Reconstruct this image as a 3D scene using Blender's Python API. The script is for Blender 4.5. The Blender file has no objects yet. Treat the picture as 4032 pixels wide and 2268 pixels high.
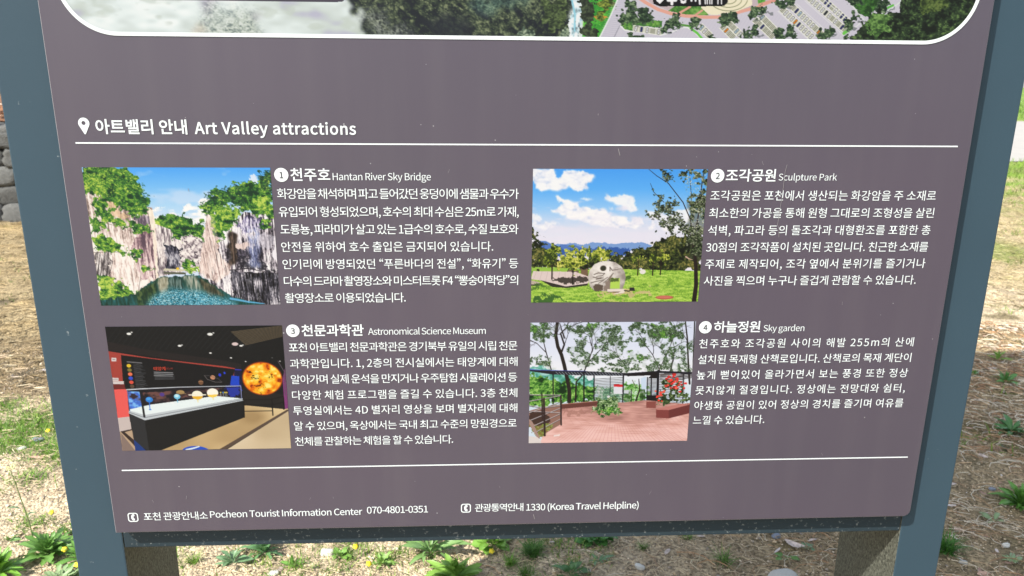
import bpy, math, os
import numpy as np
from mathutils import Matrix, Vector

# ------------------------------------------------------------------ camera, sky, sun, exposure
scn = bpy.context.scene
C = scn.collection
W = 1.4                     # panel width in metres; panel coordinates (X right, Y down, depth) are in widths
CAM = (0.43895, 0.12083, -0.85028)
EYE = 1.40                  # camera height above the ground
def PX(X): return (X-.5)*W
def PZ(Y): return EYE+(CAM[1]-Y)*W
R = [(0.99870992, -0.00822707, -0.05010803), (-0.00543815, 0.96378388, -0.26662908), (0.05048689, 0.26655760, 0.96249578)]
def w3(v): return Vector((v[0], v[2], -v[1]))
cam = bpy.data.cameras.new('camera'); camo = bpy.data.objects.new('camera', cam); C.objects.link(camo)
rt, up, bk = w3(R[0]), -w3(R[1]), -w3(R[2])
M = Matrix((rt, up, bk)).transposed().to_4x4(); M.translation = Vector((PX(CAM[0]), CAM[2]*W, EYE))
camo.matrix_world = M
cam.sensor_width = 36; cam.lens = 27.014; cam.clip_start = .05; cam.clip_end = 600
cam.dof.use_dof = True; cam.dof.focus_distance = 1.22; cam.dof.aperture_fstop = 9.0
scn.camera = camo
SUN = Vector((1.2, 1.0, -1.68)).normalized()
world = bpy.data.worlds.new("World"); scn.world = world; world.use_nodes = True
nt = world.node_tree; nt.nodes.clear()
sky = nt.nodes.new('ShaderNodeTexSky'); sky.sky_type = 'NISHITA'; sky.sun_disc = False
sky.sun_elevation = math.asin(-SUN.z); sky.sun_rotation = math.atan2(-SUN.x, -SUN.y)
sky.air_density = 1.0; sky.dust_density = 1.6
bg = nt.nodes.new('ShaderNodeBackground'); bg.inputs['Strength'].default_value = 0.145
wo = nt.nodes.new('ShaderNodeOutputWorld'); hs = nt.nodes.new('ShaderNodeHueSaturation'); hs.inputs['Saturation'].default_value = .6   # skylight desaturated so shaded ground looks less blue
nt.links.new(sky.outputs[0], hs.inputs['Color']); nt.links.new(hs.outputs[0], bg.inputs[0]); nt.links.new(bg.outputs[0], wo.inputs[0])
sl = bpy.data.lights.new('sun', 'SUN'); sl.energy = 4.0; sl.angle = math.radians(.53); sl.color = (1, .95, .87)
so = bpy.data.objects.new('sun', sl); C.objects.link(so); so.rotation_euler = SUN.to_track_quat('-Z', 'Y').to_euler()
scn.view_settings.view_transform = 'Standard'; scn.view_settings.look = 'None'; scn.view_settings.gamma = 1
scn.view_settings.exposure = 1.07
scn.view_settings.use_curve_mapping = False
scn.cycles.max_bounces = 6

rng = np.random.default_rng(5)
# ------------------------------------------------------------------ helpers
def lin(c):
    c = np.asarray(c, float)
    return np.where(c <= .04045, c/12.92, ((c+.055)/1.055)**2.4)
def mat(name, col=(.5, .5, .5), rough=.6, spec=.5, fn=None, metal=0.):
    m = bpy.data.materials.new(name); m.use_nodes = True
    n = m.node_tree.nodes; b = n['Principled BSDF']
    b.inputs['Base Color'].default_value = (*col, 1); b.inputs['Roughness'].default_value = rough
    b.inputs['Specular IOR Level'].default_value = spec; b.inputs['Metallic'].default_value = metal
    if fn: fn(m.node_tree, n, m.node_tree.links, b)
    return m
def node(n, t, **k):
    x = n.new(t)
    for a, v in k.items():
        if hasattr(x, a): setattr(x, a, v)
        else: x.inputs[a].default_value = v
    return x
def attr_mat(name, attr='tint', rough=.7, spec=.3, noise=None, bump=None, trans=0.):
    def f(nt, n, l, b):
        a = node(n, 'ShaderNodeAttribute'); a.attribute_name = attr
        out = a.outputs['Color']
        tc = node(n, 'ShaderNodeTexCoord')
        if noise:
            t = node(n, 'ShaderNodeTexNoise'); t.inputs['Scale'].default_value = noise[0]; t.inputs['Detail'].default_value = 5
            l.new(tc.outputs['Object'], t.inputs['Vector'])
            mr = node(n, 'ShaderNodeMapRange'); mr.inputs['From Min'].default_value = .3; mr.inputs['From Max'].default_value = .7
            mr.inputs['To Min'].default_value = 1-noise[1]; mr.inputs['To Max'].default_value = 1+noise[1]; l.new(t.outputs[0], mr.inputs[0])
            mx = node(n, 'ShaderNodeVectorMath', operation='SCALE'); l.new(out, mx.inputs[0]); l.new(mr.outputs[0], mx.inputs['Scale'])
            out = mx.outputs[0]
        l.new(out, b.inputs['Base Color'])
        if bump:
            t = node(n, 'ShaderNodeTexNoise'); t.inputs['Scale'].default_value = bump[0]; t.inputs['Detail'].default_value = 6
            l.new(tc.outputs['Object'], t.inputs['Vector'])
            bp = node(n, 'ShaderNodeBump'); bp.inputs['Strength'].default_value = bump[1]; bp.inputs['Distance'].default_value = bump[2]
            l.new(t.outputs[0], bp.inputs['Height']); l.new(bp.outputs[0], b.inputs['Normal'])
        if trans:
            tr = node(n, 'ShaderNodeBsdfTranslucent'); l.new(out, tr.inputs[0]); mxs = node(n, 'ShaderNodeMixShader'); mxs.inputs[0].default_value = trans
            o = n['Material Output']; l.new(b.outputs[0], mxs.inputs[1]); l.new(tr.outputs[0], mxs.inputs[2]); l.new(mxs.outputs[0], o.inputs[0])
    return mat(name, rough=rough, spec=spec, fn=f)
def tag(o, label=None, cat=None, group=None, kind=None):
    for k, v in (('label', label), ('category', cat), ('group', group), ('kind', kind)):
        if v: o[k] = v
    return o
def link(name, me, m=None, parent=None, loc=None):
    o = bpy.data.objects.new(name, me); C.objects.link(o)
    if m is not None: 
        if not me.materials: me.materials.append(m)
    if parent is not None:
        o.parent = parent
        o.location = Vector(loc) if loc is not None else -parent.location
    elif loc is not None: o.location = loc
    return o
def pymesh(name, V, F, cols=None, smooth=False, attr='tint'):
    me = bpy.data.meshes.new(name)
    V = np.ascontiguousarray(V, np.float32)
    if isinstance(F, np.ndarray):
        k = F.shape[1]; F = np.ascontiguousarray(F, np.int32)
        me.vertices.add(len(V)); me.vertices.foreach_set('co', V.ravel())
        me.loops.add(F.size); me.loops.foreach_set('vertex_index', F.ravel())
        me.polygons.add(len(F)); me.polygons.foreach_set('loop_start', np.arange(len(F), dtype=np.int32)*k)
        try: me.polygons.foreach_set('loop_total', np.full(len(F), k, np.int32))
        except Exception: pass
        me.update(calc_edges=True); me.validate()
    else:
        me.from_pydata([tuple(map(float, v)) for v in V], [], [tuple(f) for f in F]); me.update()
    if cols is not None:
        a = me.color_attributes.new(attr, 'FLOAT_COLOR', 'POINT')
        c = np.ones((len(V), 4), np.float32); c[:, :3] = cols; a.data.foreach_set('color', c.ravel())
    if smooth: me.polygons.foreach_set('use_smooth', np.ones(len(me.polygons), bool))
    return me
def empty(name, loc, rz=0.):
    o = bpy.data.objects.new(name, None); C.objects.link(o); o.location = loc; o.rotation_euler = (0, 0, rz); o.empty_display_size = .05
    return o
def box_mesh(name, x0, x1, y0, y1, z0, z1, bev=.002):
    import bmesh
    bm = bmesh.new(); bmesh.ops.create_cube(bm, size=1)
    for v in bm.verts: v.co = Vector((x0 if v.co.x < 0 else x1, y0 if v.co.y < 0 else y1, z0 if v.co.z < 0 else z1))
    if bev: bmesh.ops.bevel(bm, geom=bm.edges[:], offset=bev, segments=2, profile=.6, affect='EDGES', clamp_overlap=True)
    me = bpy.data.meshes.new(name); bm.to_mesh(me); bm.free(); return me
def shape(name, loops, m, d, parent, thick=0.):
    """flat printed shape from closed outlines in panel coordinates (inner loops cut holes), d metres proud of the panel face"""
    cu = bpy.data.curves.new(name, 'CURVE'); cu.dimensions = '2D'; cu.fill_mode = 'BOTH'
    for L in loops:
        s = cu.splines.new('POLY'); s.points.add(len(L)-1); s.use_cyclic_u = True
        for p, (X, Y) in zip(s.points, L): p.co = (PX(X), PZ(Y), 0, 1)
    o = bpy.data.objects.new(name, cu)
    me = bpy.data.meshes.new_from_object(o)
    bpy.data.objects.remove(o); bpy.data.curves.remove(cu)
    for v in me.vertices: v.co = Vector((v.co.x, -d, v.co.y))
    return link(name, me, m, parent)
def rrect(x0, x1, y0, y1, r, n=14, corners=(1, 1, 1, 1)):
    P = []
    for (cx, cy, a0, k) in ((x1, y0, -90, 0), (x1, y1, 0, 1), (x0, y1, 90, 2), (x0, y0, 180, 3)):
        rr = r if corners[k] else 1e-5
        ox, oy = cx+(-rr if cx == x1 else rr), cy+(-rr if cy == y1 else rr)
        for i in range(n+1):
            a = math.radians(a0+90*i/n); P.append((ox+rr*math.cos(a), oy+rr*math.sin(a)))
    return P
def circ(x, y, r, n=40): return [(x+r*math.cos(6.28318*i/n), y+r*math.sin(6.28318*i/n)) for i in range(n)]
# ------------------------------------------------------------------ flat print artwork (numpy painter)
class Art:
    """A flat printed picture: traced shapes and noise painted into an array; becomes the colours of a fine grid mesh."""
    def __init__(s, w, h, corners, seed):
        s.w, s.h = w, h
        s.rng = np.random.default_rng(seed)
        s.a = np.zeros((h, w, 3))
        ys, xs = np.mgrid[0:h, 0:w]
        s.x = xs.astype(float); s.y = ys.astype(float)
        src = np.array(corners, float)
        dst = np.array([(0, 0), (w, 0), (w, h), (0, h)], float)
        A = []
        for (x, y), (u, v) in zip(src, dst):
            A.append([x, y, 1, 0, 0, 0, -u*x, -u*y]); A.append([0, 0, 0, x, y, 1, -v*x, -v*y])
        s.H = np.append(np.linalg.solve(np.array(A), dst.reshape(-1)), 1).reshape(3, 3)
        s.k = w/abs(src[1][0]-src[0][0])
    def T(s, pts):
        p = np.asarray(pts, float).reshape(-1, 2)
        q = np.c_[p, np.ones(len(p))] @ s.H.T
        return q[:, :2]/q[:, 2:]
    def noise(s, cx, cy=None, octv=3, ang=0., gain=.55, box=None):
        cy = cy or cx
        y0, y1, x0, x1 = box or (0, s.h, 0, s.w)
        xs, ys = s.x[y0:y1, x0:x1], s.y[y0:y1, x0:x1]
        out = np.zeros(xs.shape); amp = 1.; tot = 0.
        ca, sa = math.cos(ang), math.sin(ang)
        X = xs*ca+ys*sa; Y = -xs*sa+ys*ca
        X = X-X.min(); Y = Y-Y.min()
        for _ in range(octv):
            gx, gy = X/max(cx, 1.01), Y/max(cy, 1.01)
            n = s.rng.standard_normal((int(gy.max())+3, int(gx.max())+3))
            ix, iy = gx.astype(int), gy.astype(int)
            fx, fy = gx-ix, gy-iy
            fx = fx*fx*(3-2*fx); fy = fy*fy*(3-2*fy)
            out += amp*((n[iy, ix]*(1-fx)+n[iy, ix+1]*fx)*(1-fy)+(n[iy+1, ix]*(1-fx)+n[iy+1, ix+1]*fx)*fy)
            tot += amp*amp; amp *= gain; cx /= 2.1; cy /= 2.1
        return out/(.66*math.sqrt(tot))
    def box(s, m):
        r = np.flatnonzero(m.any(1)); c = np.flatnonzero(m.any(0))
        return (r[0], r[-1]+1, c[0], c[-1]+1) if len(r) else None
    def inside(s, pts, wob=0., cell=8.):
        q = s.T(pts)
        M = np.zeros((s.h, s.w)); g = wob*3+1
        x0, x1 = int(max(q[:, 0].min()-g, 0)), int(min(q[:, 0].max()+g+1, s.w))
        y0, y1 = int(max(q[:, 1].min()-g, 0)), int(min(q[:, 1].max()+g+1, s.h))
        if x1 <= x0 or y1 <= y0: return M
        bx = (y0, y1, x0, x1)
        X, Y = s.x[y0:y1, x0:x1], s.y[y0:y1, x0:x1]
        if wob:
            X = X+s.noise(cell*1.7, octv=1, box=bx)*wob+s.noise(3.2, octv=1, box=bx)*min(wob, 5)*.45; Y = Y+s.noise(cell*1.7, octv=1, box=bx)*wob+s.noise(3.2, octv=1, box=bx)*min(wob, 5)*.45
        m = np.zeros(X.shape, bool)
        x1_, y1_ = q[:, 0], q[:, 1]; x2_, y2_ = np.roll(x1_, -1), np.roll(y1_, -1)
        for a, b, c, d in zip(x1_, y1_, x2_, y2_):
            if b == d: continue
            m ^= ((b > Y) != (d > Y)) & (X < (c-a)*(Y-b)/(d-b)+a)
        M[y0:y1, x0:x1] = m
        return M
    def put(s, m, c, alpha=1.):
        c = np.asarray(c, float); bx = s.box(m)
        if bx is None: return
        y0, y1, x0, x1 = bx
        c = c/255. if c.ndim == 1 else c[y0:y1, x0:x1]
        m = (m[y0:y1, x0:x1]*alpha)[..., None]
        s.a[y0:y1, x0:x1] = s.a[y0:y1, x0:x1]*(1-m)+c*m
    def poly(s, pts, c, wob=0., cell=8., alpha=1.):
        m = s.inside(pts, wob, cell); s.put(m, c, alpha); return m
    def ramp(s, n, cols, lo=-1.6, hi=1.6):
        c = np.array(cols, float)/255.
        t = np.linspace(lo, hi, len(c))
        return np.stack([np.interp(n, t, c[:, i]) for i in range(3)], -1)
    def _tint(s, m, fn, cols):
        bx = s.box(m)
        if not bx: return
        y0, y1, x0, x1 = bx
        c = s.ramp(fn(bx), cols); mm = m[y0:y1, x0:x1, None]
        s.a[y0:y1, x0:x1] = s.a[y0:y1, x0:x1]*(1-mm)+c*mm
    def leafy(s, m, cols, cell=14, fine=.5, ang=0., asp=1.3, bias=0.):
        def f(bx):
            big = 1.1-np.abs(s.noise(cell*1.5, cell*1.5/asp, 1, ang, box=bx))*1.5
            return big*.55+s.noise(cell*.55, cell*.45, 1, ang, box=bx)*.45+s.noise(2.6, 2.1, 1, ang, box=bx)*.5+s.noise(cell*3, cell*2.5, 1, box=bx)*.3-.15+bias
        s._tint(m, f, cols)
    def soft(s, m, r):
        for ax in (0, 1):
            for _ in range(2):
                c = np.cumsum(np.pad(m, [(r+1, r) if a == ax else (0, 0) for a in (0, 1)], mode='edge'), axis=ax)
                m = (c[2*r+1:]-c[:-2*r-1])/(2*r+1) if ax == 0 else (c[:, 2*r+1:]-c[:, :-2*r-1])/(2*r+1)
        return m
    def cracks(s, m, n, c, ln=(30, 120), wd=2.2, alpha=.6, slant=.06):
        f = m.ravel().cumsum()
        if f[-1] <= 0: return
        for i in np.searchsorted(f, s.rng.random(n)*f[-1]):
            y, x = divmod(int(i), s.w); L = s.rng.uniform(*ln)*s.k
            q = [(x, y)]
            for _ in range(3): x += s.rng.normal(0, 1.2)+slant*L/3; y += L/3; q.append((x, y))
            s.line(q, wd*s.rng.uniform(.5, 1.4), c, .6, alpha, raw=True)
    def streak(s, m, cols, cx=4, cy=40, ang=0., low=60, bias=0.):
        s._tint(m, lambda bx: s.noise(cx, cy, 3, ang, box=bx)*.8+s.noise(low, low, 2, box=bx)*.5+s.noise(3, 6, 1, box=bx)*.3+bias, cols)
    def line(s, pts, wd, c, wd2=None, alpha=1., raw=False):
        q = np.asarray(pts, float) if raw else s.T(pts)
        n = len(q)-1
        wd2 = wd if wd2 is None else wd2
        cc = np.asarray(c, float)/255.
        for i in range(n):
            (ax, ay), (bx, by) = q[i], q[i+1]
            ra = (wd+(wd2-wd)*i/n)*s.k/2; rb = (wd+(wd2-wd)*(i+1)/n)*s.k/2
            R = max(ra, rb)+1.5
            x0, x1 = int(max(min(ax, bx)-R, 0)), int(min(max(ax, bx)+R+1, s.w))
            y0, y1 = int(max(min(ay, by)-R, 0)), int(min(max(ay, by)+R+1, s.h))
            if x1 <= x0 or y1 <= y0: continue
            X, Y = s.x[y0:y1, x0:x1], s.y[y0:y1, x0:x1]
            L = (bx-ax)**2+(by-ay)**2+1e-9
            t = np.clip(((X-ax)*(bx-ax)+(Y-ay)*(by-ay))/L, 0, 1)
            d = np.hypot(X-ax-t*(bx-ax), Y-ay-t*(by-ay))
            m = np.clip(ra+(rb-ra)*t-d+.5, 0, 1)[..., None]*alpha
            s.a[y0:y1, x0:x1] = s.a[y0:y1, x0:x1]*(1-m)+cc*m
    def ell(s, x, y, rx, ry, c, ang=0., alpha=1., soft=1.):
        (cx, cy), = s.T([(x, y)]); rx *= s.k; ry *= s.k
        R = max(rx, ry)*(1+.0)+2*soft+1
        x0, x1, y0, y1 = int(max(cx-R, 0)), int(min(cx+R+1, s.w)), int(max(cy-R, 0)), int(min(cy+R+1, s.h))
        if x1 <= x0 or y1 <= y0: return
        X, Y = s.x[y0:y1, x0:x1]-cx, s.y[y0:y1, x0:x1]-cy
        ca, sa = math.cos(ang), math.sin(ang)
        u, v = (X*ca+Y*sa)/rx, (-X*sa+Y*ca)/ry
        m = np.clip((1-np.hypot(u, v))*min(rx, ry)/soft+.5, 0, 1)[..., None]*alpha
        s.a[y0:y1, x0:x1] = s.a[y0:y1, x0:x1]*(1-m)+np.asarray(c, float)/255.*m
    def leaves(s, m, n, cols, r=(5, 11), asp=(.35, .7), alpha=.95, clump=0., cell=30, thr=None):
        p = m.copy()
        if clump: p *= np.clip(s.noise(cell, octv=3)*clump+(.5 if thr is None else thr), 0, 1)
        f = p.ravel().cumsum()
        if f[-1] <= 0: return
        idx = np.searchsorted(f, s.rng.random(n)*f[-1])
        cols = np.asarray(cols, float)/255.
        for i in idx:
            cy, cx = divmod(int(i), s.w)
            rx = s.rng.uniform(*r)*s.k; ry = rx*s.rng.uniform(*asp); a = s.rng.uniform(-.9, .9)
            x0, x1, y0, y1 = max(int(cx-rx-1), 0), min(int(cx+rx+2), s.w), max(int(cy-rx-1), 0), min(int(cy+rx+2), s.h)
            X, Y = s.x[y0:y1, x0:x1]-cx, s.y[y0:y1, x0:x1]-cy
            ca, sa = math.cos(a), math.sin(a)
            mm = np.clip((1-np.hypot((X*ca+Y*sa)/rx, (-X*sa+Y*ca)/max(ry, .8)))*max(ry, .8)+.5, 0, 1)[..., None]*alpha
            c = cols[s.rng.integers(len(cols))]*s.rng.uniform(.85, 1.15)
            s.a[y0:y1, x0:x1] = s.a[y0:y1, x0:x1]*(1-mm)+c*mm
    def branch(s, x, y, ang, ln, wd, c, depth, spread=.55):
        q = [(x, y)]
        for _ in range(4):
            ang += s.rng.normal(0, .13)
            x += math.cos(ang)*ln/4; y -= math.sin(ang)*ln/4; q.append((x, y))
        s.line(q, wd, c, wd*.62)
        if depth > 0:
            for k in (-1, 1):
                s.branch(x, y, ang+k*s.rng.uniform(.3, 1)*spread, ln*s.rng.uniform(.6, .85), wd*.6, c, depth-1, spread)
            if s.rng.random() < .5:
                i = s.rng.integers(1, 4); s.branch(q[i][0], q[i][1], ang+s.rng.choice([-1, 1])*spread*1.3, ln*.55, wd*.45, c, depth-1, spread)
    def down(s, f=2):
        h, w = s.h//f*f, s.w//f*f
        return np.clip(s.a[:h, :w].reshape(h//f, f, w//f, f, 3).mean((1, 3)), 0, 1)

GREEN = [(20, 54, 34), (38, 90, 44), (74, 132, 50), (124, 170, 60), (188, 210, 92)]
def paint_quarry():
    A = Art(700, 544, [(45, 130), (1757, 143), (1848, 1375), (226, 1388)], 3)
    t = A.y/A.h
    A.a = A.ramp(t*2, [(78, 165, 248), (118, 188, 250), (170, 212, 248), (215, 228, 245)], 0, .8)
    A.put(np.clip(A.noise(110, 60, 3)*.4-.2+t*.9, 0, .6), (205, 222, 248))
    A.put(np.clip(A.noise(40, 22, 4)*.5+.75, 0, 1)*A.inside([(690, 540), (760, 505), (830, 515), (900, 560), (960, 545), (1030, 455), (1130, 430), (1240, 420), (1300, 640), (1150, 720), (700, 700)], 5, 14), (250, 248, 250))
    A.put(A.inside([(1570, 240), (1610, 215), (1650, 250), (1640, 290), (1590, 280)], 4, 10), (240, 240, 248), .8)
    back = A.inside([(700, 600), (790, 560), (900, 580), (980, 565), (1080, 620), (1180, 670), (1210, 800), (700, 800)], 7, 9)
    A.leafy(back, GREEN, 18, bias=.1)
    pale = [(90, 80, 88), (146, 134, 140), (192, 181, 184), (224, 214, 212), (244, 238, 234)]
    # far middle cliffs
    A.streak(A.inside([(700, 640), (860, 700), (900, 780), (960, 800), (960, 1090), (700, 1130)]), pale, 4, 30, bias=.2)
    m = A.inside([(960, 760), (1060, 745), (1170, 780), (1180, 1080), (950, 1060)], 4, 8)
    A.put(m, A.ramp(A.noise(7, 7, 3)+.5, pale))
    A.streak(A.inside([(800, 830), (950, 870), (950, 1060), (820, 1060)], 3, 8), [(16, 18, 28), (40, 42, 58), (90, 88, 104), (190, 188, 196)], 5, 26, bias=-.3)
    A.leafy(A.inside([(960, 990), (1050, 975), (1050, 1040), (980, 1050)], 6, 8), GREEN, 10)
    A.leafy(A.inside([(1000, 1050), (1110, 1020), (1130, 1080), (1010, 1090)], 4, 8), GREEN, 8, bias=.8)
    A.leafy(A.inside([(870, 760), (960, 700), (1170, 740), (1160, 800), (1080, 760), (960, 770), (900, 790)], 6, 9), GREEN, 12, bias=-.1)
    # left cliff
    warm = [(110, 96, 90), (172, 152, 144), (214, 194, 186), (238, 222, 214), (250, 242, 236)]
    L = A.inside([(40, 330), (200, 360), (330, 440), (580, 480), (690, 500), (715, 640), (740, 1100), (770, 1180), (560, 1290), (200, 1330), (90, 500)])
    A.streak(L, warm, 5, 46, bias=.62)
    A.cracks(L, 90, (120, 100, 100), (40, 160), 3.2, .5); A.cracks(L, 40, (255, 250, 244), (40, 140), 4, .7)
    A.streak(A.inside([(560, 700), (720, 690), (735, 1120), (600, 1160), (500, 860)], 3, 10), [(90, 70, 84), (150, 120, 128), (214, 186, 186), (246, 230, 226)], 4, 60)
    A.streak(A.inside([(160, 900), (330, 905), (300, 1110), (190, 1120)], 4, 10), [(70, 64, 66), (130, 122, 122), (200, 192, 190), (244, 238, 236)], 4, 40, .25)
    A.streak(A.inside([(500, 575), (700, 560), (700, 640), (640, 660), (540, 640)], 3, 9), [(88, 76, 92), (140, 126, 140), (200, 186, 196)], 4, 28)
    A.put(A.inside([(640, 500), (700, 520), (716, 640), (745, 1110), (770, 1250), (735, 1310), (718, 1050), (690, 700)], 1), (252, 240, 222), .85)
    A.put(A.inside([(240, 430), (330, 450), (480, 560), (470, 600), (300, 540)], 6, 12), (232, 196, 150), .6)
    for q_ in ([(270, 640), (380, 670), (480, 690)], [(470, 700), (560, 730), (700, 720)], [(160, 905), (330, 900), (490, 915)], [(300, 1130), (330, 1000), (290, 930)], [(560, 1290), (590, 1100), (560, 980)]): A.line(q_, 7, (110, 92, 88), 3, .7)
    for P, b in (([(40, 120), (410, 125), (560, 210), (600, 330), (665, 420), (665, 500), (560, 570), (480, 560), (330, 470), (240, 420), (170, 370), (70, 390), (40, 250)], .15),
                 ([(150, 470), (210, 395), (260, 440), (330, 520), (320, 570), (420, 600), (480, 650), (430, 690), (300, 640), (200, 600)], 0),
                 ([(450, 460), (560, 480), (590, 560), (500, 575), (460, 530)], 0), ([(110, 560), (160, 560), (270, 680), (250, 720), (150, 700)], .3),
                 ([(480, 590), (560, 640), (690, 700), (680, 730), (560, 720), (470, 680)], .2),
                 ([(140, 780), (260, 760), (380, 840), (470, 880), (440, 915), (180, 900)], .5), ([(480, 900), (580, 880), (610, 960), (540, 985)], 0),
                 ([(590, 1010), (680, 1020), (700, 1075), (600, 1075)], .2), ([(190, 1120), (330, 1150), (470, 1200), (550, 1270), (440, 1330), (220, 1370)], .45)):
        A.leafy(A.inside(P, 6, 8), GREEN, 16, bias=b)
    # right cliff
    R = A.inside([(1190, 520), (1300, 480), (1450, 620), (1520, 540), (1600, 550), (1800, 560), (1860, 1390), (1500, 1390), (1290, 1240), (1110, 1100), (1170, 800)])
    A.streak(R, [(26, 24, 34), (84, 78, 88), (165, 156, 166), (228, 220, 226), (250, 246, 248)], 5, 50, bias=.15)
    A.streak(A.inside([(1190, 560), (1250, 560), (1300, 900), (1400, 1060), (1280, 1200), (1110, 1090), (1140, 900)], 3, 9), [(120, 98, 96), (196, 172, 166), (240, 222, 216), (250, 238, 232)], 4, 60, ang=-.08, bias=.4)
    A.streak(A.soft(A.inside([(1390, 700), (1450, 720), (1450, 1000), (1400, 1050), (1370, 800)], 3, 9), 3), [(20, 16, 16), (56, 46, 40), (110, 92, 80)], 4, 50)
    A.streak(A.inside([(1460, 680), (1560, 560), (1700, 620), (1690, 700), (1560, 740), (1500, 740)], 5, 9), [(30, 30, 50), (88, 84, 116), (160, 152, 186), (236, 232, 246)], 4, 20)
    A.poly([(1450, 830), (1540, 815), (1640, 850), (1560, 865), (1450, 880)], (228, 208, 202), 3)
    A.streak(A.inside([(1450, 880), (1590, 860), (1580, 940), (1480, 960)], 4, 8), [(10, 10, 16), (36, 34, 44), (110, 104, 120)], 6, 20)
    for _ in range(3):
        A.put(A.inside([(1480, 930), (1600, 930), (1820, 1080), (1800, 1110), (1640, 1060), (1480, 1050)], 5, 8)*(A.noise(11, 9, 3, .6) > .1), (24, 24, 34), .6)
    A.streak(A.inside([(1400, 1070), (1850, 1090), (1860, 1390), (1420, 1390)], 3, 9), [(8, 9, 14), (36, 36, 46), (84, 82, 94), (150, 146, 156), (232, 226, 232)], 3.2, 60, ang=-.05, bias=-.35)
    A.poly([(1760, 930), (1825, 860), (1830, 1000), (1790, 970)], (236, 232, 240), 4)
    A.streak(A.soft(A.inside([(1560, 720), (1660, 700), (1650, 1060), (1590, 1060)], 5, 10), 5)*.75, [(50, 58, 96), (112, 126, 180), (180, 190, 228), (240, 240, 250)], 3, 34, bias=.1)
    for P, b in (([(1130, 520), (1180, 380), (1290, 340), (1380, 345), (1450, 290), (1560, 270), (1660, 290), (1690, 200), (1760, 190), (1780, 580), (1660, 560), (1500, 520), (1440, 480), (1330, 500), (1240, 560), (1170, 560)], -.05),
                 ([(1230, 560), (1330, 490), (1430, 480), (1480, 560), (1430, 680), (1380, 740), (1300, 800), (1220, 680)], .35),
                 ([(1580, 430), (1780, 380), (1790, 600), (1620, 560)], .5), ([(1680, 600), (1740, 620), (1720, 720), (1680, 700)], -.2)):
        A.leafy(A.inside(P, 6, 8), GREEN, 15, bias=b)
    A.leaves(A.inside([(1640, 200), (1700, 180), (1790, 180), (1790, 340), (1690, 350)], 6), 260, [(24, 56, 40), (36, 76, 46), (60, 100, 60)], (5, 11), (.3, .6))
    A.leaves(A.inside([(1130, 520), (1180, 380), (1290, 340), (1460, 290), (1560, 280), (1500, 520), (1330, 470), (1170, 560)], 5), 260, [(20, 50, 44), (34, 72, 50), (50, 90, 60)], (5, 12), (.3, .6), .7)
    A.leaves(A.inside([(480, 200), (560, 210), (670, 430), (660, 500), (540, 480), (430, 330)], 5), 220, [(18, 60, 36), (30, 84, 44), (40, 100, 50)], (5, 12), (.3, .6), .7)
    A.leaves(A.inside([(60, 140), (420, 140), (330, 420), (100, 350)], 5), 260, [(150, 180, 60), (180, 200, 80), (60, 110, 40), (30, 76, 36)], (4, 10), (.4, .7), .7)
    A.cracks(A.inside([(1190, 560), (1500, 700), (1850, 900), (1850, 1390), (1400, 1380), (1110, 1100)]), 170, (24, 22, 30), (40, 170), 4, .55); A.cracks(A.inside([(1400, 1080), (1850, 1100), (1850, 1390), (1420, 1380)]), 60, (236, 232, 240), (60, 160), 4, .6)
    A.poly([(1180, 640), (1215, 560), (1250, 620), (1290, 900), (1230, 1100), (1120, 1080), (1150, 860)], (236, 214, 204), 4, 9, .35)
    A.poly([(1640, 760), (1790, 740), (1810, 860), (1700, 880)], (216, 212, 224), 5, 9, .6)
    A.line([(1390, 1065), (1560, 1050), (1700, 1080), (1850, 1100)], 12, (40, 36, 44), 6, .7)
    # water
    Wm = A.inside([(200, 1400), (225, 1345), (560, 1270), (620, 1210), (740, 1130), (1110, 1110), (1240, 1190), (1400, 1300), (1700, 1370), (1850, 1400)], 2, 8)
    yy = np.clip((A.y/A.h-.80)/.2, 0, 1); xx = A.x/A.w
    A.put(Wm, A.ramp(A.noise(4, 26, 2)*.45+A.noise(50, 30, 1)*.3+(xx-.5)*.9+yy*.5, [(14, 40, 30), (24, 62, 52), (34, 86, 84), (48, 112, 124)]))
    A.put(A.soft(A.inside([(560, 1270), (740, 1150), (720, 1300), (640, 1390), (560, 1390)], 4)*Wm, 3), A.ramp(A.noise(6, 16, 2), [(24, 46, 30), (52, 74, 40), (96, 110, 60)]), .8)
    A.put(A.soft(A.inside([(740, 1130), (830, 1120), (850, 1250), (830, 1390), (760, 1390), (745, 1250)], 4)*Wm, 3), A.ramp(A.noise(4, 22, 2), [(150, 136, 112), (204, 190, 164), (234, 222, 198)]), .8)
    A.put(A.soft(A.inside([(835, 1120), (960, 1120), (980, 1250), (840, 1240)], 3)*Wm, 2), A.ramp(A.noise(4, 30, 2), [(16, 40, 34), (34, 62, 56), (120, 140, 136)]), .9)
    A.put(A.soft(A.inside([(965, 1120), (1080, 1115), (1180, 1260), (1020, 1270)], 3)*Wm, 3), A.ramp(A.noise(3.4, 28, 2), [(60, 88, 76), (150, 158, 142), (224, 216, 200)]), .8)
    A.put(A.soft(A.inside([(1080, 1120), (1220, 1190), (1350, 1310), (1200, 1290)], 3)*Wm, 3), A.ramp(A.noise(4, 20, 2), [(50, 48, 34), (96, 84, 62), (150, 130, 104)]), .8)
    lo = A.soft(A.inside([(700, 1300), (860, 1230), (1100, 1250), (1400, 1340), (1500, 1400), (620, 1400)]), 10)*Wm
    A.put(lo, A.ramp(A.noise(4, 2.4, 2)+(xx-.5)*1.5, [(20, 80, 90), (34, 116, 142), (70, 164, 196), (150, 214, 232)]), .85)
    A.put(Wm*lo*(A.noise(2.8, 2.2, 1) > 1.1), (206, 236, 240), .8)
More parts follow.
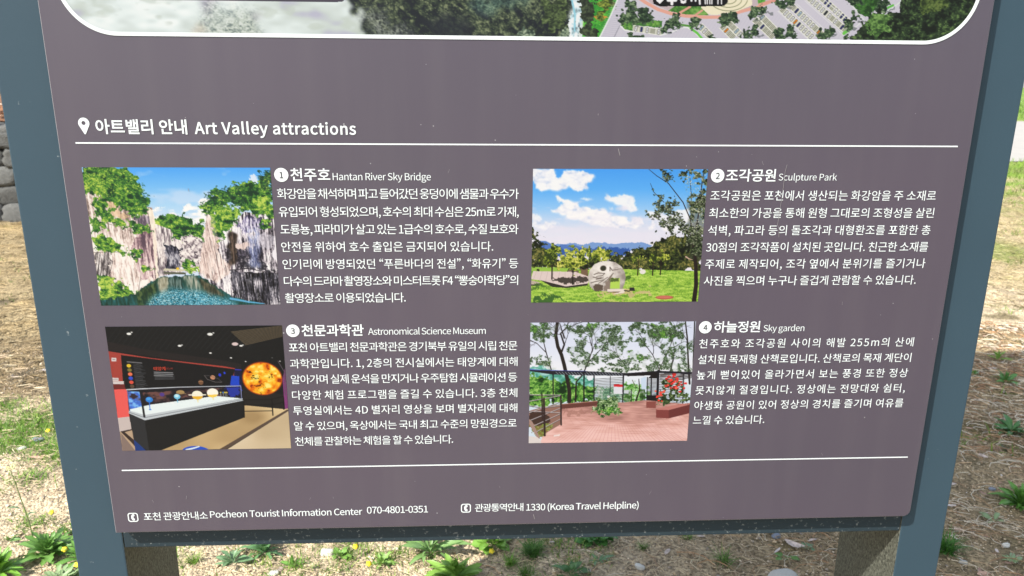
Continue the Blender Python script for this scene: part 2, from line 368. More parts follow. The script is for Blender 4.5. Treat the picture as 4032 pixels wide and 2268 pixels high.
    A.line([(1400, 1320), (1560, 1350), (1700, 1365)], 22, (110, 190, 240), 8, .8)
    A.poly([(800, 1050), (990, 1058), (990, 1075), (790, 1070)], (206, 200, 176))
    A.poly([(790, 1080), (995, 1085), (995, 1104), (800, 1100)], (90, 92, 76))
    A.poly([(910, 1042), (932, 1042), (932, 1062), (910, 1062)], (240, 200, 30))
    A.a = np.clip(A.a*1.04, 0, 1)
    return A.down()

def paint_park():
    A = Art(700, 548, [(118, 84), (1778, 86), (1690, 1343), (98, 1357)], 7)
    t = A.y/A.h
    A.a = A.ramp(t, [(72, 160, 246), (92, 176, 250), (150, 202, 250), (222, 226, 244), (236, 232, 244)], 0, .58)
    W_ = (252, 250, 252)
    def cloud(P, al=1., c=W_):
        m = A.soft(A.inside(P, 9, 20), 2)*np.clip(A.soft(A.inside(P, 4, 10), 5)*1.35, 0, 1)
        sh = np.clip(A.noise(26, 16, 3)*.25+.9, .55, 1)
        A.put(m, A.ramp(A.noise(30, 18, 3)+1.0, [(190, 208, 238), (222, 228, 244), (240, 240, 248), c]), al)
    cloud([(100, 90), (460, 84), (600, 100), (690, 130), (700, 190), (620, 220), (660, 270), (580, 320), (480, 280), (440, 230), (400, 300), (300, 290), (120, 270)], .95)
    cloud([(320, 345), (380, 350), (440, 380), (560, 390), (640, 460), (700, 440), (820, 470), (830, 520), (980, 540), (1060, 550), (1150, 540), (1190, 620), (1080, 660), (800, 640), (560, 590), (360, 500), (230, 470), (240, 450), (350, 450), (390, 430)], .95)
    cloud([(770, 310), (860, 340), (930, 320), (1040, 340), (1110, 400), (1120, 480), (1020, 500), (960, 440), (860, 410), (800, 370)], .9)
    cloud([(560, 380), (640, 350), (700, 370), (650, 395)], .8); cloud([(840, 440), (910, 450), (900, 490), (850, 480)], .6)
    cloud([(90, 490), (200, 500), (190, 560), (340, 600), (390, 640), (250, 660), (100, 640)], .8); cloud([(1150, 480), (1330, 500), (1600, 420), (1620, 600), (1500, 700), (1200, 640)], .85)
    A.put(np.clip((t-.36)*5+A.noise(60, 22, 3)*.3, 0, 1)*(t < .62), (230, 228, 244), .75)
    A.poly([(180, 765), (250, 770), (330, 800), (420, 795), (480, 785), (600, 805), (680, 780), (800, 785), (900, 795), (1000, 780), (1160, 785), (1250, 810), (1200, 860), (180, 860)], (122, 158, 214), 1)
    A.poly([(180, 765), (230, 768), (340, 810), (420, 800), (500, 800), (600, 830), (700, 835), (180, 860)], (74, 112, 190), 1, alpha=.8)
    A.poly([(180, 830), (500, 845), (800, 830), (1050, 835), (1000, 910), (180, 910)], (52, 92, 168), 3)
    # right hill
    dk = [(14, 22, 12), (34, 46, 22), (62, 74, 34), (102, 104, 50), (150, 142, 80)]
    A.leafy(A.inside([(880, 930), (1000, 890), (1100, 840), (1260, 800), (1280, 775), (1420, 720), (1520, 715), (1720, 700), (1720, 1060), (880, 1060)], 6, 8), dk, 14, bias=-.25)
    # lawn
    lawn = A.inside([(90, 1020), (700, 1035), (1000, 1035), (1720, 1050), (1700, 1400), (80, 1400)])
    A.put(lawn, A.ramp(A.noise(26, 5, 3)*.7+A.noise(3, 3, 1)*.5, [(104, 150, 52), (140, 184, 64), (166, 204, 80), (192, 220, 106)]))
    # paving
    A.poly([(120, 1055), (520, 1060), (660, 1110), (640, 1180), (430, 1210), (180, 1140), (100, 1130)], (222, 204, 200))
    for k in range(8): A.line([(150+k*55, 1060), (120+k*60, 1140+k*6)], 4, (186, 168, 166))
    for k in range(4): A.line([(120, 1075+k*20), (600, 1078+k*26)], 3, (190, 174, 172))
    A.poly([(190, 1140), (430, 1200), (640, 1170), (640, 1190), (440, 1215), (300, 1205)], (48, 46, 40))
    A.poly([(360, 1110), (640, 1110), (640, 1135), (400, 1160), (300, 1140)], (60, 54, 50), 3)
    A.poly([(90, 1140), (180, 1160), (180, 1190), (90, 1190)], (190, 176, 160)); A.poly([(90, 1180), (180, 1182), (180, 1192), (90, 1192)], (30, 28, 26))
    A.poly([(440, 1040), (560, 1045), (545, 1130), (440, 1130)], (112, 92, 78), 3); A.poly([(560, 1010), (645, 1010), (640, 1115), (575, 1110)], (120, 96, 76), 3)
    A.put(A.inside([(440, 1040), (645, 1010), (640, 1120), (440, 1130)])*(A.noise(4, 20, 2) > .7), (50, 40, 36), .7)
    A.leafy(A.inside([(90, 940), (300, 950), (640, 960), (960, 940), (960, 1035), (90, 1020)], 3, 8), dk, 10, bias=-.4)
    A.poly([(90, 1010), (460, 1025), (440, 1060), (90, 1052)], (150, 190, 76), 1)
    A.poly([(120, 1055), (520, 1060), (660, 1110), (640, 1130), (430, 1140), (180, 1140), (100, 1130)], (222, 204, 200))
    for k in range(8): A.line([(150+k*55, 1060), (120+k*60, 1140)], 3, (186, 168, 166))
    A.poly([(300, 1140), (360, 1112), (640, 1108), (640, 1150), (500, 1180)], (72, 64, 60), 3)
    # left trees
    A.leafy(A.inside([(90, 760), (180, 780), (250, 850), (230, 960), (200, 1010), (90, 1010)], 8, 8), dk, 12, bias=-.1)
    A.leafy(A.inside([(90, 640), (130, 640), (175, 700), (170, 770), (90, 780)], 9, 7), dk, 8)
    yg = [(40, 56, 20), (84, 104, 34), (140, 156, 52), (190, 196, 80), (226, 220, 120)]
    A.leafy(A.inside([(240, 830), (380, 820), (400, 880), (330, 960), (350, 1000), (240, 1020), (200, 990)], 8, 8), yg, 10, bias=-.7)
    A.leafy(A.inside([(640, 870), (740, 830), (860, 850), (905, 880), (870, 960), (700, 1000), (640, 960)], 8, 8), yg, 12, bias=.0)
    A.leafy(A.inside([(460, 880), (560, 840), (650, 860), (640, 930), (470, 930)], 8, 8), yg, 10, bias=-.1)
    A.leafy(A.inside([(860, 890), (960, 890), (960, 1030), (820, 1000)], 6, 8), dk, 10, bias=-.2)
    A.leafy(A.inside([(640, 960), (720, 950), (660, 1050), (640, 1030)], 5, 7), dk, 10, bias=-.5)
    A.leafy(A.inside([(360, 910), (480, 880), (640, 930), (650, 980), (560, 1010), (500, 1050), (440, 1030), (360, 1000)], 8, 8), yg, 9, bias=.5)
    A.line([(300, 1000), (298, 1130)], 14, (34, 26, 22)); A.line([(500, 1040), (494, 1180)], 10, (30, 24, 22)); A.ell(498, 1060, 14, 8, (40, 36, 32))
    A.leafy(A.inside([(1070, 920), (1160, 900), (1150, 970), (1090, 960)], 9, 7), yg, 7, bias=-.9)
    A.leafy(A.inside([(1200, 910), (1300, 890), (1420, 860), (1400, 960), (1300, 980), (1210, 980)], 9, 7), yg, 7, bias=-.4)
    for x, y in ((1113, 1090), (1254, 1092), (1328, 1086)): A.line([(x, y), (x+8, 950)], 12, (40, 30, 24), 8)
    A.ell(1160, 1058, 30, 24, (232, 228, 220))
    A.put(A.inside([(900, 1120), (1080, 1105), (1060, 1140), (930, 1150)], 4), (60, 96, 34), .85)
    A.put(A.inside([(98, 1290), (260, 1280), (440, 1330), (300, 1360), (98, 1360)], 10, 14), (46, 88, 40), .85)
    A.put(A.inside([(120, 1190), (300, 1200), (260, 1220), (100, 1210)], 6), (60, 100, 40), .8)
    for k in range(5): A.line([(980, 1130+k*45), (1300, 1150+k*30), (1640, 1120+k*40)], 6, (120, 168, 56), 3, .5)
    A.put(A.inside([(720, 1255), (1000, 1240), (1220, 1235), (1270, 1260), (1100, 1285), (740, 1280)], 6), (210, 184, 142), .8)
    A.put(A.inside([(830, 1310), (980, 1300), (960, 1345), (850, 1340)], 9), (206, 196, 130), .6)
    # round stone sculpture
    body = A.inside([(640, 1110), (655, 1050), (700, 990), (760, 962), (830, 956), (900, 968), (960, 1010), (990, 1060), (1000, 1110), (990, 1170), (970, 1222), (850, 1225), (830, 1245), (700, 1240), (660, 1200)])
    (cx, cy), = A.T([(790, 1040)])
    A.put(body, A.ramp(A.noise(20, 20, 3)*.35+(1.6-np.hypot(A.x-cx, A.y-cy)/36.), [(150, 140, 134), (196, 188, 182), (228, 222, 216), (246, 242, 238)]))
    rel = (110, 98, 92)
    for P in ([(700, 1085), (740, 1070), (800, 1075), (780, 1095), (720, 1105)], [(690, 1110), (740, 1120), (790, 1110)], [(670, 1165), (720, 1150), (790, 1140), (740, 1170)],
              [(850, 1050), (850, 1015), (870, 1045), (900, 1040), (950, 1030)], [(880, 1075), (830, 1130), (790, 1165)], [(720, 1130), (760, 1125), (800, 1130), (830, 1110)]):
        A.line(P, 11, rel, 7, .85)
    A.line([(895, 1025), (920, 1018), (945, 1040), (910, 1048)], 10, (180, 170, 164), 6)
    A.poly([(800, 1160), (880, 1075), (870, 1130), (850, 1230), (790, 1240)], (142, 126, 116), 2)
    A.poly([(680, 1190), (740, 1180), (790, 1200), (780, 1240), (690, 1240)], (96, 82, 72), 3)
    A.ell(786, 1026, 33, 30, (150, 138, 130)); A.ell(786, 1026, 27, 25, (50, 52, 40))
    A.poly([(858, 1120), (945, 1118), (943, 1220), (850, 1220)], (180, 214, 92)); A.poly([(858, 1120), (945, 1118), (944, 1148), (856, 1152)], (86, 104, 52), 2)
    A.poly([(825, 1225), (980, 1222), (1000, 1240), (980, 1262), (880, 1272), (950, 1245), (825, 1250)], (232, 220, 208)); A.poly([(825, 1250), (950, 1245), (930, 1258), (830, 1256)], (120, 100, 84))
    A.poly([(1035, 1207), (1080, 1207), (1088, 1240), (1035, 1242)], (44, 42, 46)); A.poly([(980, 1232), (1040, 1238), (1040, 1248), (990, 1246)], (40, 40, 36))
    A.ell(1368, 1302, 90, 20, (176, 90, 74)); A.ell(1368, 1299, 78, 14, (204, 116, 98))
    # big tree on the right
    tk = (36, 28, 26)
    A.put(A.soft(A.inside([(1570, 420), (1770, 380), (1730, 960), (1620, 900)], 8, 14), 4), (60, 66, 54), .55)
    A.line([(1648, 1345), (1668, 1180), (1664, 1000), (1650, 850), (1630, 720)], 46, tk, 26); A.line([(1655, 900), (1700, 760), (1720, 640)], 30, tk, 14)
    A.line([(1630, 730), (1560, 650), (1520, 620)], 16, tk, 6); A.line([(1640, 760), (1610, 560), (1540, 400), (1400, 220), (1290, 150), (1215, 88)], 12, tk, 4)
    A.line([(1655, 700), (1690, 500), (1720, 200), (1740, 90)], 14, tk, 8); A.line([(1615, 560), (1620, 350), (1600, 120)], 8, tk, 4); A.line([(1360, 400), (1260, 300), (1230, 220)], 6, tk, 3)
    lf = [(20, 28, 18), (34, 46, 26), (60, 76, 44), (96, 110, 76), (150, 156, 130), (24, 30, 20)]
    for P, n in (([(1560, 85), (1790, 85), (1770, 300), (1700, 260), (1620, 190), (1560, 140)], 330), ([(1290, 100), (1420, 90), (1480, 160), (1400, 190), (1320, 160)], 120),
                 ([(1250, 270), (1340, 280), (1330, 320), (1260, 320)], 36), ([(1180, 540), (1240, 420), (1330, 400), (1430, 300), (1480, 420), (1560, 500), (1500, 560), (1380, 560), (1260, 540)], 330),
                 ([(1290, 560), (1560, 540), (1620, 700), (1500, 700), (1340, 620)], 300), ([(1600, 300), (1770, 290), (1750, 560), (1730, 900), (1620, 880), (1570, 640), (1610, 500)], 1500), ([(1540, 690), (1740, 640), (1730, 960), (1600, 900)], 420), ([(1200, 520), (1300, 420), (1420, 430), (1540, 560), (1400, 640), (1280, 600)], 380), ([(1500, 90), (1580, 90), (1590, 200), (1520, 200)], 60)):
        A.leaves(A.inside(P, 10, 14), n, lf, (5, 12), clump=1.2, cell=24)
    A.leaves(A.inside([(1560, 85), (1790, 85), (1750, 700), (1600, 700), (1620, 400)], 6), 330, [(196, 200, 180), (130, 146, 104)], (4, 8), (.3, .6))
    A.line([(1570, 915), (1600, 935), (1635, 945)], 16, (210, 176, 160), 4, .9)
    A.a = np.clip(A.a*1.02, 0, 1)
    return A.down()

def paint_museum():
    A = Art(700, 550, [(90, 98), (1925, 79), (2015, 1350), (263, 1390)], 11)
    A.a[:] = (20/255, 22/255, 25/255)
    for k in range(26): A.line([(60+k*60, 330), (230+k*62, 90)], 7, (38, 42, 44), 4, .8)
    A.poly([(100, 250), (500, 330), (1300, 440), (1500, 480), (1500, 530), (1400, 520), (250, 360), (100, 345)], (34, 30, 32))
    for k in range(13): A.line([(1400+k*12, 150+k*11), (1930, 84+k*9)], 7, (130, 112, 84), 5, .8)
    A.poly([(120, 352), (560, 420), (1330, 505), (1440, 525), (1430, 535), (1300, 520), (255, 392), (280, 745), (180, 752)], (168, 66, 58))
    A.poly([(175, 690), (290, 690), (300, 745), (182, 752)], (112, 40, 40)); A.poly([(180, 750), (315, 745), (340, 1030), (216, 1045)], (238, 96, 92))
    A.poly([(1440, 530), (1380, 700), (1395, 705), (1450, 540)], (160, 70, 60))
    A.poly([(216, 1045), (340, 1030), (360, 1160), (236, 1190)], (206, 192, 188))
    A.poly([(255, 392), (1430, 533), (1390, 705), (310, 745)], (17, 19, 24))
    for x, y, w_, h_ in ((155, 420, 52, 38), (163, 628, 66, 32), (168, 662, 116, 32)): A.poly([(x, y), (x+w_, y+2), (x+w_, y+h_), (x+3, y+h_)], (216, 206, 206))
    A.line([(170, 645), (222, 645)], 3, (90, 80, 80)); A.line([(170, 438), (192, 438)], 5, (60, 60, 60))
    for i, (x, y, c) in enumerate(((337, 503, (226, 190, 50)), (344, 547, (128, 116, 60)), (350, 590, (240, 120, 84)), (356, 632, (50, 80, 206)), (362, 674, (226, 84, 66)), (370, 716, (92, 72, 58)))):
        A.ell(x, y, 23, 20, c)
        for j in range(4): A.line([(385+i*5, y-18+j*12), (385+i*5+A.rng.uniform(70, 120), y-12+j*12)], 4, (120, 122, 126), alpha=.7)
    A.line([(320, 462), (470, 474)], 12, (150, 150, 152), alpha=.7)
    for j in range(3): A.line([(600, 568+j*18), (795+A.rng.uniform(-10, 10), 574+j*17)], 9, (190, 192, 196), alpha=.75)
    for j in range(4): A.line([(608, 612+j*10), (808, 608+j*10)], 5, (110, 112, 116), alpha=.7)
    A.ell(1206, 620, 26, 25, (196, 140, 108)); A.line([(1120, 600), (1150, 640), (1230, 668), (1300, 668)], 6, (110, 104, 104)); A.line([(1120, 600), (1160, 600), (1260, 632), (1300, 665)], 4, (90, 86, 88))
    A.ell(1083, 672, 26, 28, (120, 84, 60)); A.line([(1060, 664), (1106, 662)], 5, (170, 130, 96)); A.ell(1280, 594, 14, 18, (36, 60, 210)); A.ell(1328, 573, 10, 14, (40, 70, 220))
    A.poly([(1400, 600), (1480, 606), (1480, 705), (1385, 705)], (28, 70, 200)); A.poly([(1435, 530), (1500, 535), (1510, 710), (1480, 706), (1480, 600), (1425, 596)], (16, 22, 60)); A.line([(1440, 538), (1500, 540)], 10, (60, 66, 190))
    # glass case interior
    A.poly([(315, 745), (1495, 705), (1505, 835), (500, 1010), (345, 965)], (26, 24, 34))
    A.put(A.inside([(315, 760), (460, 770), (490, 940), (345, 955)]), A.ramp(A.noise(26, 20, 3)+(1-A.y/A.h)*1.4-.5, [(50, 40, 50), (90, 110, 170), (60, 110, 220), (130, 190, 250)]))
    A.put(A.inside([(480, 780), (1300, 730), (1300, 830), (500, 930)])*(np.clip(A.noise(30, 16, 3)*.5+.2, 0, 1)), (110, 74, 70))
    A.put(A.inside([(1330, 715), (1495, 708), (1500, 800), (1380, 815)], 5, 14), (40, 60, 180), .85)
    A.poly([(345, 955), (560, 905), (1240, 812), (1500, 835), (500, 1015), (350, 975)], (236, 248, 250))
    A.poly([(335, 968), (500, 1012), (1512, 835), (1520, 858), (500, 1068), (330, 995)], (196, 204, 210)); A.line([(335, 985), (500, 1040), (1515, 848)], 7, (120, 128, 136))
    A.line([(315, 752), (460, 742), (860, 722), (1495, 706)], 14, (208, 214, 222), 6); A.line([(320, 762), (460, 768), (1490, 716)], 14, (22, 24, 30), 6)
    A.line([(455, 765), (495, 1030)], 22, (28, 30, 34)); A.line([(320, 760), (345, 975)], 6, (90, 120, 190)); A.line([(1495, 708), (1503, 838)], 7, (150, 160, 210))
    A.ell(547, 853, 38, 32, (38, 130, 222)); A.ell(540, 845, 22, 16, (80, 166, 240)); A.line([(548, 880), (555, 955)], 9, (50, 120, 226)); A.ell(556, 957, 14, 6, (60, 120, 220))
    A.ell(836, 820, 34, 30, (120, 204, 240)); A.ell(832, 812, 22, 18, (200, 240, 250)); A.line([(838, 845), (843, 880)], 9, (120, 200, 240))
    A.ell(680, 800, 26, 22, (84, 60, 140)); A.ell(870, 775, 44, 24, (170, 140, 90)); A.line([(828, 786), (928, 790)], 8, (150, 120, 84))
    A.ell(1046, 803, 58, 50, (250, 246, 224)); A.put(A.inside([(990, 815), (1104, 815), (1090, 840), (1050, 854), (1005, 838)]), (236, 184, 50)); A.line([(960, 803), (1132, 800)], 12, (244, 240, 220))
    A.ell(1204, 778, 60, 50, (254, 250, 236)); A.put(A.inside([(1148, 800), (1260, 795), (1240, 820), (1205, 830), (1165, 820)]), (248, 210, 90)); A.line([(1050, 850), (1052, 876)], 9, (244, 226, 150)); A.line([(1208, 828), (1212, 850)], 9, (244, 226, 150))
    for x, c in ((1287, (200, 180, 70)), (1312, (70, 130, 200)), (1332, (220, 200, 70)), (1350, (210, 180, 80))): A.ell(x, 775, 9, 9, c); A.line([(x, 780), (x+3, 822)], 4, (200, 210, 200))
    A.poly([(770, 880), (800, 878), (805, 890), (772, 893)], (250, 252, 252))
    # case base
    A.poly([(345, 1005), (500, 1068), (510, 1150), (545, 1390), (385, 1300)], (44, 46, 50)); A.poly([(500, 1068), (1520, 862), (1525, 1035), (660, 1390), (545, 1390)], (24, 26, 29))
    # floor
    A.put(A.inside([(1525, 905), (1980, 930), (1990, 960), (1820, 1040), (1330, 1360), (660, 1382), (1525, 1035)]), A.ramp(A.soft(A.noise(110, 50, 1), 4)*.7, [(170, 142, 100), (200, 172, 126), (220, 196, 150)]))
    A.poly([(1975, 945), (1990, 960), (1330, 1372), (1255, 1372)], (92, 76, 66))
    A.put(A.inside([(1990, 960), (2030, 1360), (1330, 1378)]), A.ramp(A.soft(A.noise(120, 60, 1), 4)*.7, [(194, 172, 136), (216, 196, 162), (232, 216, 188)]))
    A.poly([(240, 1190), (365, 1160), (380, 1250), (400, 1390), (263, 1400)], (190, 164, 136)); A.poly([(245, 1185), (370, 1158), (372, 1170), (290, 1192), (395, 1280), (395, 1340), (360, 1300)], (58, 46, 44))
    A.poly([(250, 1200), (400, 1385), (263, 1395)], (140, 120, 112)); A.poly([(385, 1270), (520, 1390), (400, 1392)], (28, 60, 130))
    A.ell(1020, 1382, 140, 60, (40, 84, 200)); A.ell(1030, 1392, 150, 66, (40, 84, 200)); A.line([(930, 1372), (1010, 1352), (1060, 1336)], 22, (226, 238, 250), 14)
    # rail and wall by the sun
    A.poly([(1510, 720), (1960, 800), (1950, 945), (1525, 905)], (34, 32, 32))
    for P in ([(1515, 850), (1815, 842), (1950, 808)], [(1525, 905), (1820, 900), (1945, 870)], [(1525, 968), (1825, 962)]): A.line(P, 9, (16, 16, 18))
    for P in ([(1815, 842), (1825, 1008)], [(1940, 808), (1938, 945)], [(1525, 870), (1530, 1030)]): A.line(P, 13, (16, 16, 18))
    A.poly([(1925, 640), (1950, 520), (1990, 935), (1950, 945)], (130, 60, 120)); A.line([(1880, 450), (1945, 560), (1955, 800)], 8, (90, 80, 90))
    # printed sun
    (cx, cy), = A.T([(1718, 630)]); rx = 206*A.k; ry = 186*A.k
    d = np.hypot((A.x-cx)/rx, (A.y-cy)/ry)
    n = A.noise(26, 22, 4)
    A.put(np.clip((1.07-d)*12, 0, 1), (214, 84, 12))
    A.put(np.clip((1-d)*20, 0, 1), A.ramp(n*.7+1.0-d*.9, [(150, 50, 6), (222, 104, 8), (244, 140, 18), (252, 172, 32), (255, 206, 60), (255, 240, 130)]))
    for P in ([(1590, 570), (1640, 560), (1650, 620), (1600, 625)], [(1770, 575), (1840, 575), (1850, 610), (1790, 625)], [(1610, 700), (1700, 685), (1740, 715), (1690, 720)], [(1660, 780), (1700, 765), (1700, 795)]):
        A.put(A.inside(P, 6, 6)*(A.noise(7, 6, 2) > -.5), (44, 16, 6), .92)
    for x, y, r in ((340, 172, 24), (368, 156, 11), (1180, 174, 28), (1215, 160, 10), (866, 294, 20), (890, 286, 9), (1438, 274, 34), (1500, 292, 18), (1520, 284, 9), (1184, 368, 14), (1396, 417, 12), (1547, 454, 9), (1900, 450, 8), (1820, 414, 4)):
        A.ell(x, y, r, r*.55, (244, 244, 240) if r != 34 else (226, 204, 204), soft=2.)
    return A.down()

def paint_garden():
    A = Art(700, 552, [(105, 82), (1888, 70), (1790, 1353), (88, 1380)], 13)
    t = A.y/A.h
    A.a = A.ramp(t, [(218, 226, 250), (226, 233, 253), (244, 246, 254), (214, 230, 246)], 0, .6)
    g = [(16, 48, 20), (36, 84, 32), (70, 130, 48), (114, 174, 70), (170, 212, 116)]
    A.put(A.inside([(90, 560), (200, 545), (330, 590), (520, 640), (780, 700), (800, 780), (90, 780)], 5, 9), A.ramp(A.noise(16, 10, 3), [(70, 150, 130), (110, 186, 170), (170, 216, 214)]))
    A.leafy(A.inside([(90, 640), (240, 650), (420, 720), (560, 720), (790, 780), (810, 930), (440, 960), (90, 1010)], 7, 9), g, 16, bias=.35)
    A.leafy(A.inside([(800, 770), (1110, 760), (1150, 820), (1110, 930), (800, 920)], 6, 9), [(96, 150, 120), (140, 190, 150), (200, 224, 210), (236, 240, 240)], 12)
    A.leafy(A.inside([(1110, 690), (1360, 760), (1360, 920), (1120, 930)], 8, 9), [(40, 100, 30), (90, 160, 60), (150, 200, 120), (210, 230, 220)], 12, bias=.2)
    A.poly([(1290, 680), (1350, 660), (1350, 800), (1300, 800)], (206, 224, 246))
    tk = (38, 32, 30)
    A.line([(395, 80), (378, 220), (400, 340), (440, 430), (470, 540), (500, 680), (524, 800), (525, 930)], 34, tk, 44)
    A.line([(440, 400), (470, 320), (430, 200), (500, 130), (510, 85)], 22, tk, 10); A.line([(520, 140), (600, 95), (660, 80)], 9, tk, 5); A.line([(470, 250), (420, 90)], 14, tk, 9)
    A.line([(590, 930), (600, 720), (670, 640), (730, 500), (770, 380), (765, 200)], 20, tk, 7); A.line([(720, 520), (830, 400), (930, 310), (1010, 260)], 9, tk, 4)
    A.line([(330, 590), (280, 420), (250, 300), (240, 170)], 13, tk, 6); A.line([(270, 400), (180, 310), (105, 270)], 9, tk, 4); A.line([(430, 210), (300, 200), (200, 250)], 7, tk, 3)
    A.line([(1500, 610), (1420, 430), (1330, 310), (1250, 240)], 10, tk, 5); A.line([(1480, 600), (1560, 450), (1620, 300), (1600, 180)], 9, tk, 5); A.line([(1640, 500), (1650, 350), (1620, 220)], 8, tk, 4)
    A.line([(1815, 740), (1800, 500), (1790, 250), (1770, 75)], 22, tk, 14); A.line([(1850, 640), (1860, 300), (1870, 75)], 14, tk, 14); A.line([(1610, 600), (1640, 470), (1630, 400)], 18, tk, 10)
    A.line([(1240, 920), (1280, 800), (1270, 690)], 20, tk, 8); A.line([(1200, 700), (1240, 780)], 8, (110, 110, 90))
    for x_, y_, a_, l_ in ((400, 330, 1.9, 120), (470, 320, 1.1, 120), (770, 400, 1.2, 120), (760, 330, 1.9, 100), (850, 380, .7, 110), (250, 300, 1.9, 100), (180, 310, 2.6, 70), (1330, 310, 1.9, 100), (1420, 430, 1.2, 110), (1620, 300, 1.3, 110), (1560, 450, 2., 90), (1650, 350, .8, 90), (1800, 300, 2.2, 100), (1110, 520, 2.2, 90)):
        A.branch(x_, y_, a_, l_, 8, (40, 36, 34), 3)
    lf = [(22, 36, 24), (36, 54, 34), (58, 82, 48), (84, 114, 66), (50, 80, 42), (110, 142, 92)]
    lg = [(60, 110, 44), (92, 150, 56), (130, 180, 76), (50, 84, 40)]
    for P, n, c in (([(100, 90), (380, 85), (400, 260), (330, 300), (110, 280)], 420, lf), ([(100, 100), (240, 90), (230, 230), (110, 220)], 120, lg), ([(480, 90), (700, 80), (720, 200), (640, 260), (520, 200)], 260, lf),
                    ([(560, 240), (700, 230), (760, 560), (600, 580), (500, 420)], 420, lf), ([(700, 85), (900, 85), (1110, 120), (1060, 300), (800, 300)], 520, lf), ([(720, 80), (840, 85), (830, 140), (740, 150)], 60, lg),
                    ([(800, 300), (1170, 250), (1080, 440), (860, 520), (780, 560)], 480, lf), ([(100, 450), (330, 430), (340, 560), (110, 560)], 160, lf), ([(1050, 450), (1300, 400), (1480, 470), (1460, 590), (1100, 600)], 420, lf),
                    ([(1150, 400), (1290, 400), (1290, 470), (1160, 470)], 70, lg), ([(1190, 85), (1380, 85), (1420, 330), (1300, 360), (1210, 240)], 420, lf), ([(1380, 85), (1760, 85), (1780, 330), (1600, 420), (1420, 330)], 900, lf),
                    ([(1390, 90), (1560, 90), (1640, 240), (1440, 200)], 200, lg), ([(1480, 380), (1860, 300), (1840, 600), (1500, 600)], 560, lf), ([(820, 560), (1050, 520), (1060, 610), (830, 600)], 160, lf)):
        mk = A.inside(P, 8, 16)
        A.put(A.soft(mk*(A.noise(14, 9, 2) > .0), 2), (136, 156, 132), .28)
        A.leaves(mk, int(n*2.2), c, (4, 9.5), (.25, .55), .9, clump=1.2, cell=20)
    for P in ([(300, 500), (340, 470), (320, 540), (400, 500)], [(480, 440), (540, 450), (500, 560)]): A.line(P, 8, (240, 242, 250), 4, .8)
    # slatted screens, pergola
    bk = (22, 22, 30)
    for k in range(16): A.line([(800, 690+k*16), (1100, 672+k*17)], 5, (40, 42, 42))
    for k in range(17): A.line([(1360, 680+k*14), (1455, 682+k*14.5)], 6, (40, 38, 38))
    for k in range(20): A.line([(1490, 640+k*18), (1760, 642+k*17.5)], 6, (60, 46, 42))
    for k in range(7): A.line([(1500, 618+k*16), (1840, 616+k*10)], 7, (46, 38, 40))
    A.poly([(98, 580), (330, 600), (700, 604), (1140, 625), (1480, 600), (1840, 615), (1840, 640), (1490, 625), (1150, 655), (700, 650), (340, 640), (98, 605)], (34, 34, 44))
    A.line([(98, 588), (400, 598), (700, 603)], 9, (64, 80, 170), 5); A.line([(98, 582), (220, 592)], 8, (90, 130, 200), 5)
    for k in range(22): A.line([(380+k*33, 612+k*.6), (408+k*33, 640+k*.6)], 5, (190, 200, 214), alpha=.8)
    A.poly([(1150, 640), (1480, 610), (1480, 680), (1370, 680), (1400, 650), (1150, 660)], (26, 22, 26))
    A.poly([(1350, 860), (1455, 862), (1455, 930), (1350, 918)], (26, 24, 28))
    for x0, y0, x1, y1, w_ in ((350, 640, 352, 960, 14), (682, 610, 680, 1040, 16), (790, 655, 790, 915, 14), (965, 660, 962, 850, 7), (1105, 650, 1097, 990, 17), (1362, 670, 1356, 925, 10), (1405, 680, 1400, 925, 14), (1478, 605, 1466, 1000, 28), (1748, 640, 1740, 980, 12)):
        A.line([(x0, y0), (x1, y1)], w_, bk)
    for x in range(1120, 1195, 14): A.line([(x, 820), (x, 930)], 6, (34, 34, 34))
    for x in range(1285, 1345, 12): A.line([(x, 800), (x, 915)], 6, (34, 34, 34))
    A.line([(1190, 800), (1190, 930)], 10, bk)
    A.poly([(1002, 745), (1096, 748), (1094, 850), (1000, 846)], (226, 228, 238)); A.poly([(1002, 745), (1096, 748), (1096, 774), (1002, 772)], (214, 40, 50))
    A.poly([(1112, 808), (1164, 808), (1162, 845), (1110, 842)], (206, 212, 220))
    # deck
    deck = A.inside([(210, 1380), (240, 1290), (430, 1170), (440, 1010), (820, 930), (1110, 940), (1340, 915), (1820, 960), (1820, 1400)])
    A.put(deck, A.ramp(A.noise(90, 26, 2)*.35+A.noise(30, 3, 1)*.25+(A.y/A.h-.80)*9, [(168, 122, 114), (196, 144, 136), (218, 166, 156), (236, 188, 180), (244, 200, 194)]))
    for k in range(34):
        x = 330+k*46; A.line([(1000+(x-1000)*.55, 1180), (x, 1375)], 3.2, (176, 116, 112), alpha=.55)
    for k in range(9): A.line([(450+k*30, 1030+k*3), (480+k*90, 1180-k*4)], 3, (180, 126, 120), alpha=.5)
    for k in range(12): A.line([(1200+k*50, 1120-k*3), (1400+k*60, 1370)], 3, (184, 130, 126), alpha=.5)
    A.put(A.inside([(450, 1020), (900, 1010), (700, 1060), (460, 1080)], 8)*deck, (150, 104, 92), .45)
    A.poly([(440, 960), (820, 925), (840, 960), (820, 975), (440, 1010)], (104, 60, 54)); A.line([(440, 960), (820, 926)], 9, (176, 128, 112))
    A.poly([(1350, 930), (1455, 928), (1452, 1002), (1350, 998)], (142, 78, 72)); A.poly([(1455, 1010), (1590, 1008), (1590, 1112), (1455, 1104)], (134, 66, 64)); A.poly([(1590, 1008), (1818, 955), (1815, 1055), (1590, 1112)], (112, 54, 54)); A.poly([(1455, 1008), (1700, 958), (1818, 945), (1818, 962), (1592, 1022), (1457, 1018)], (196, 128, 120))
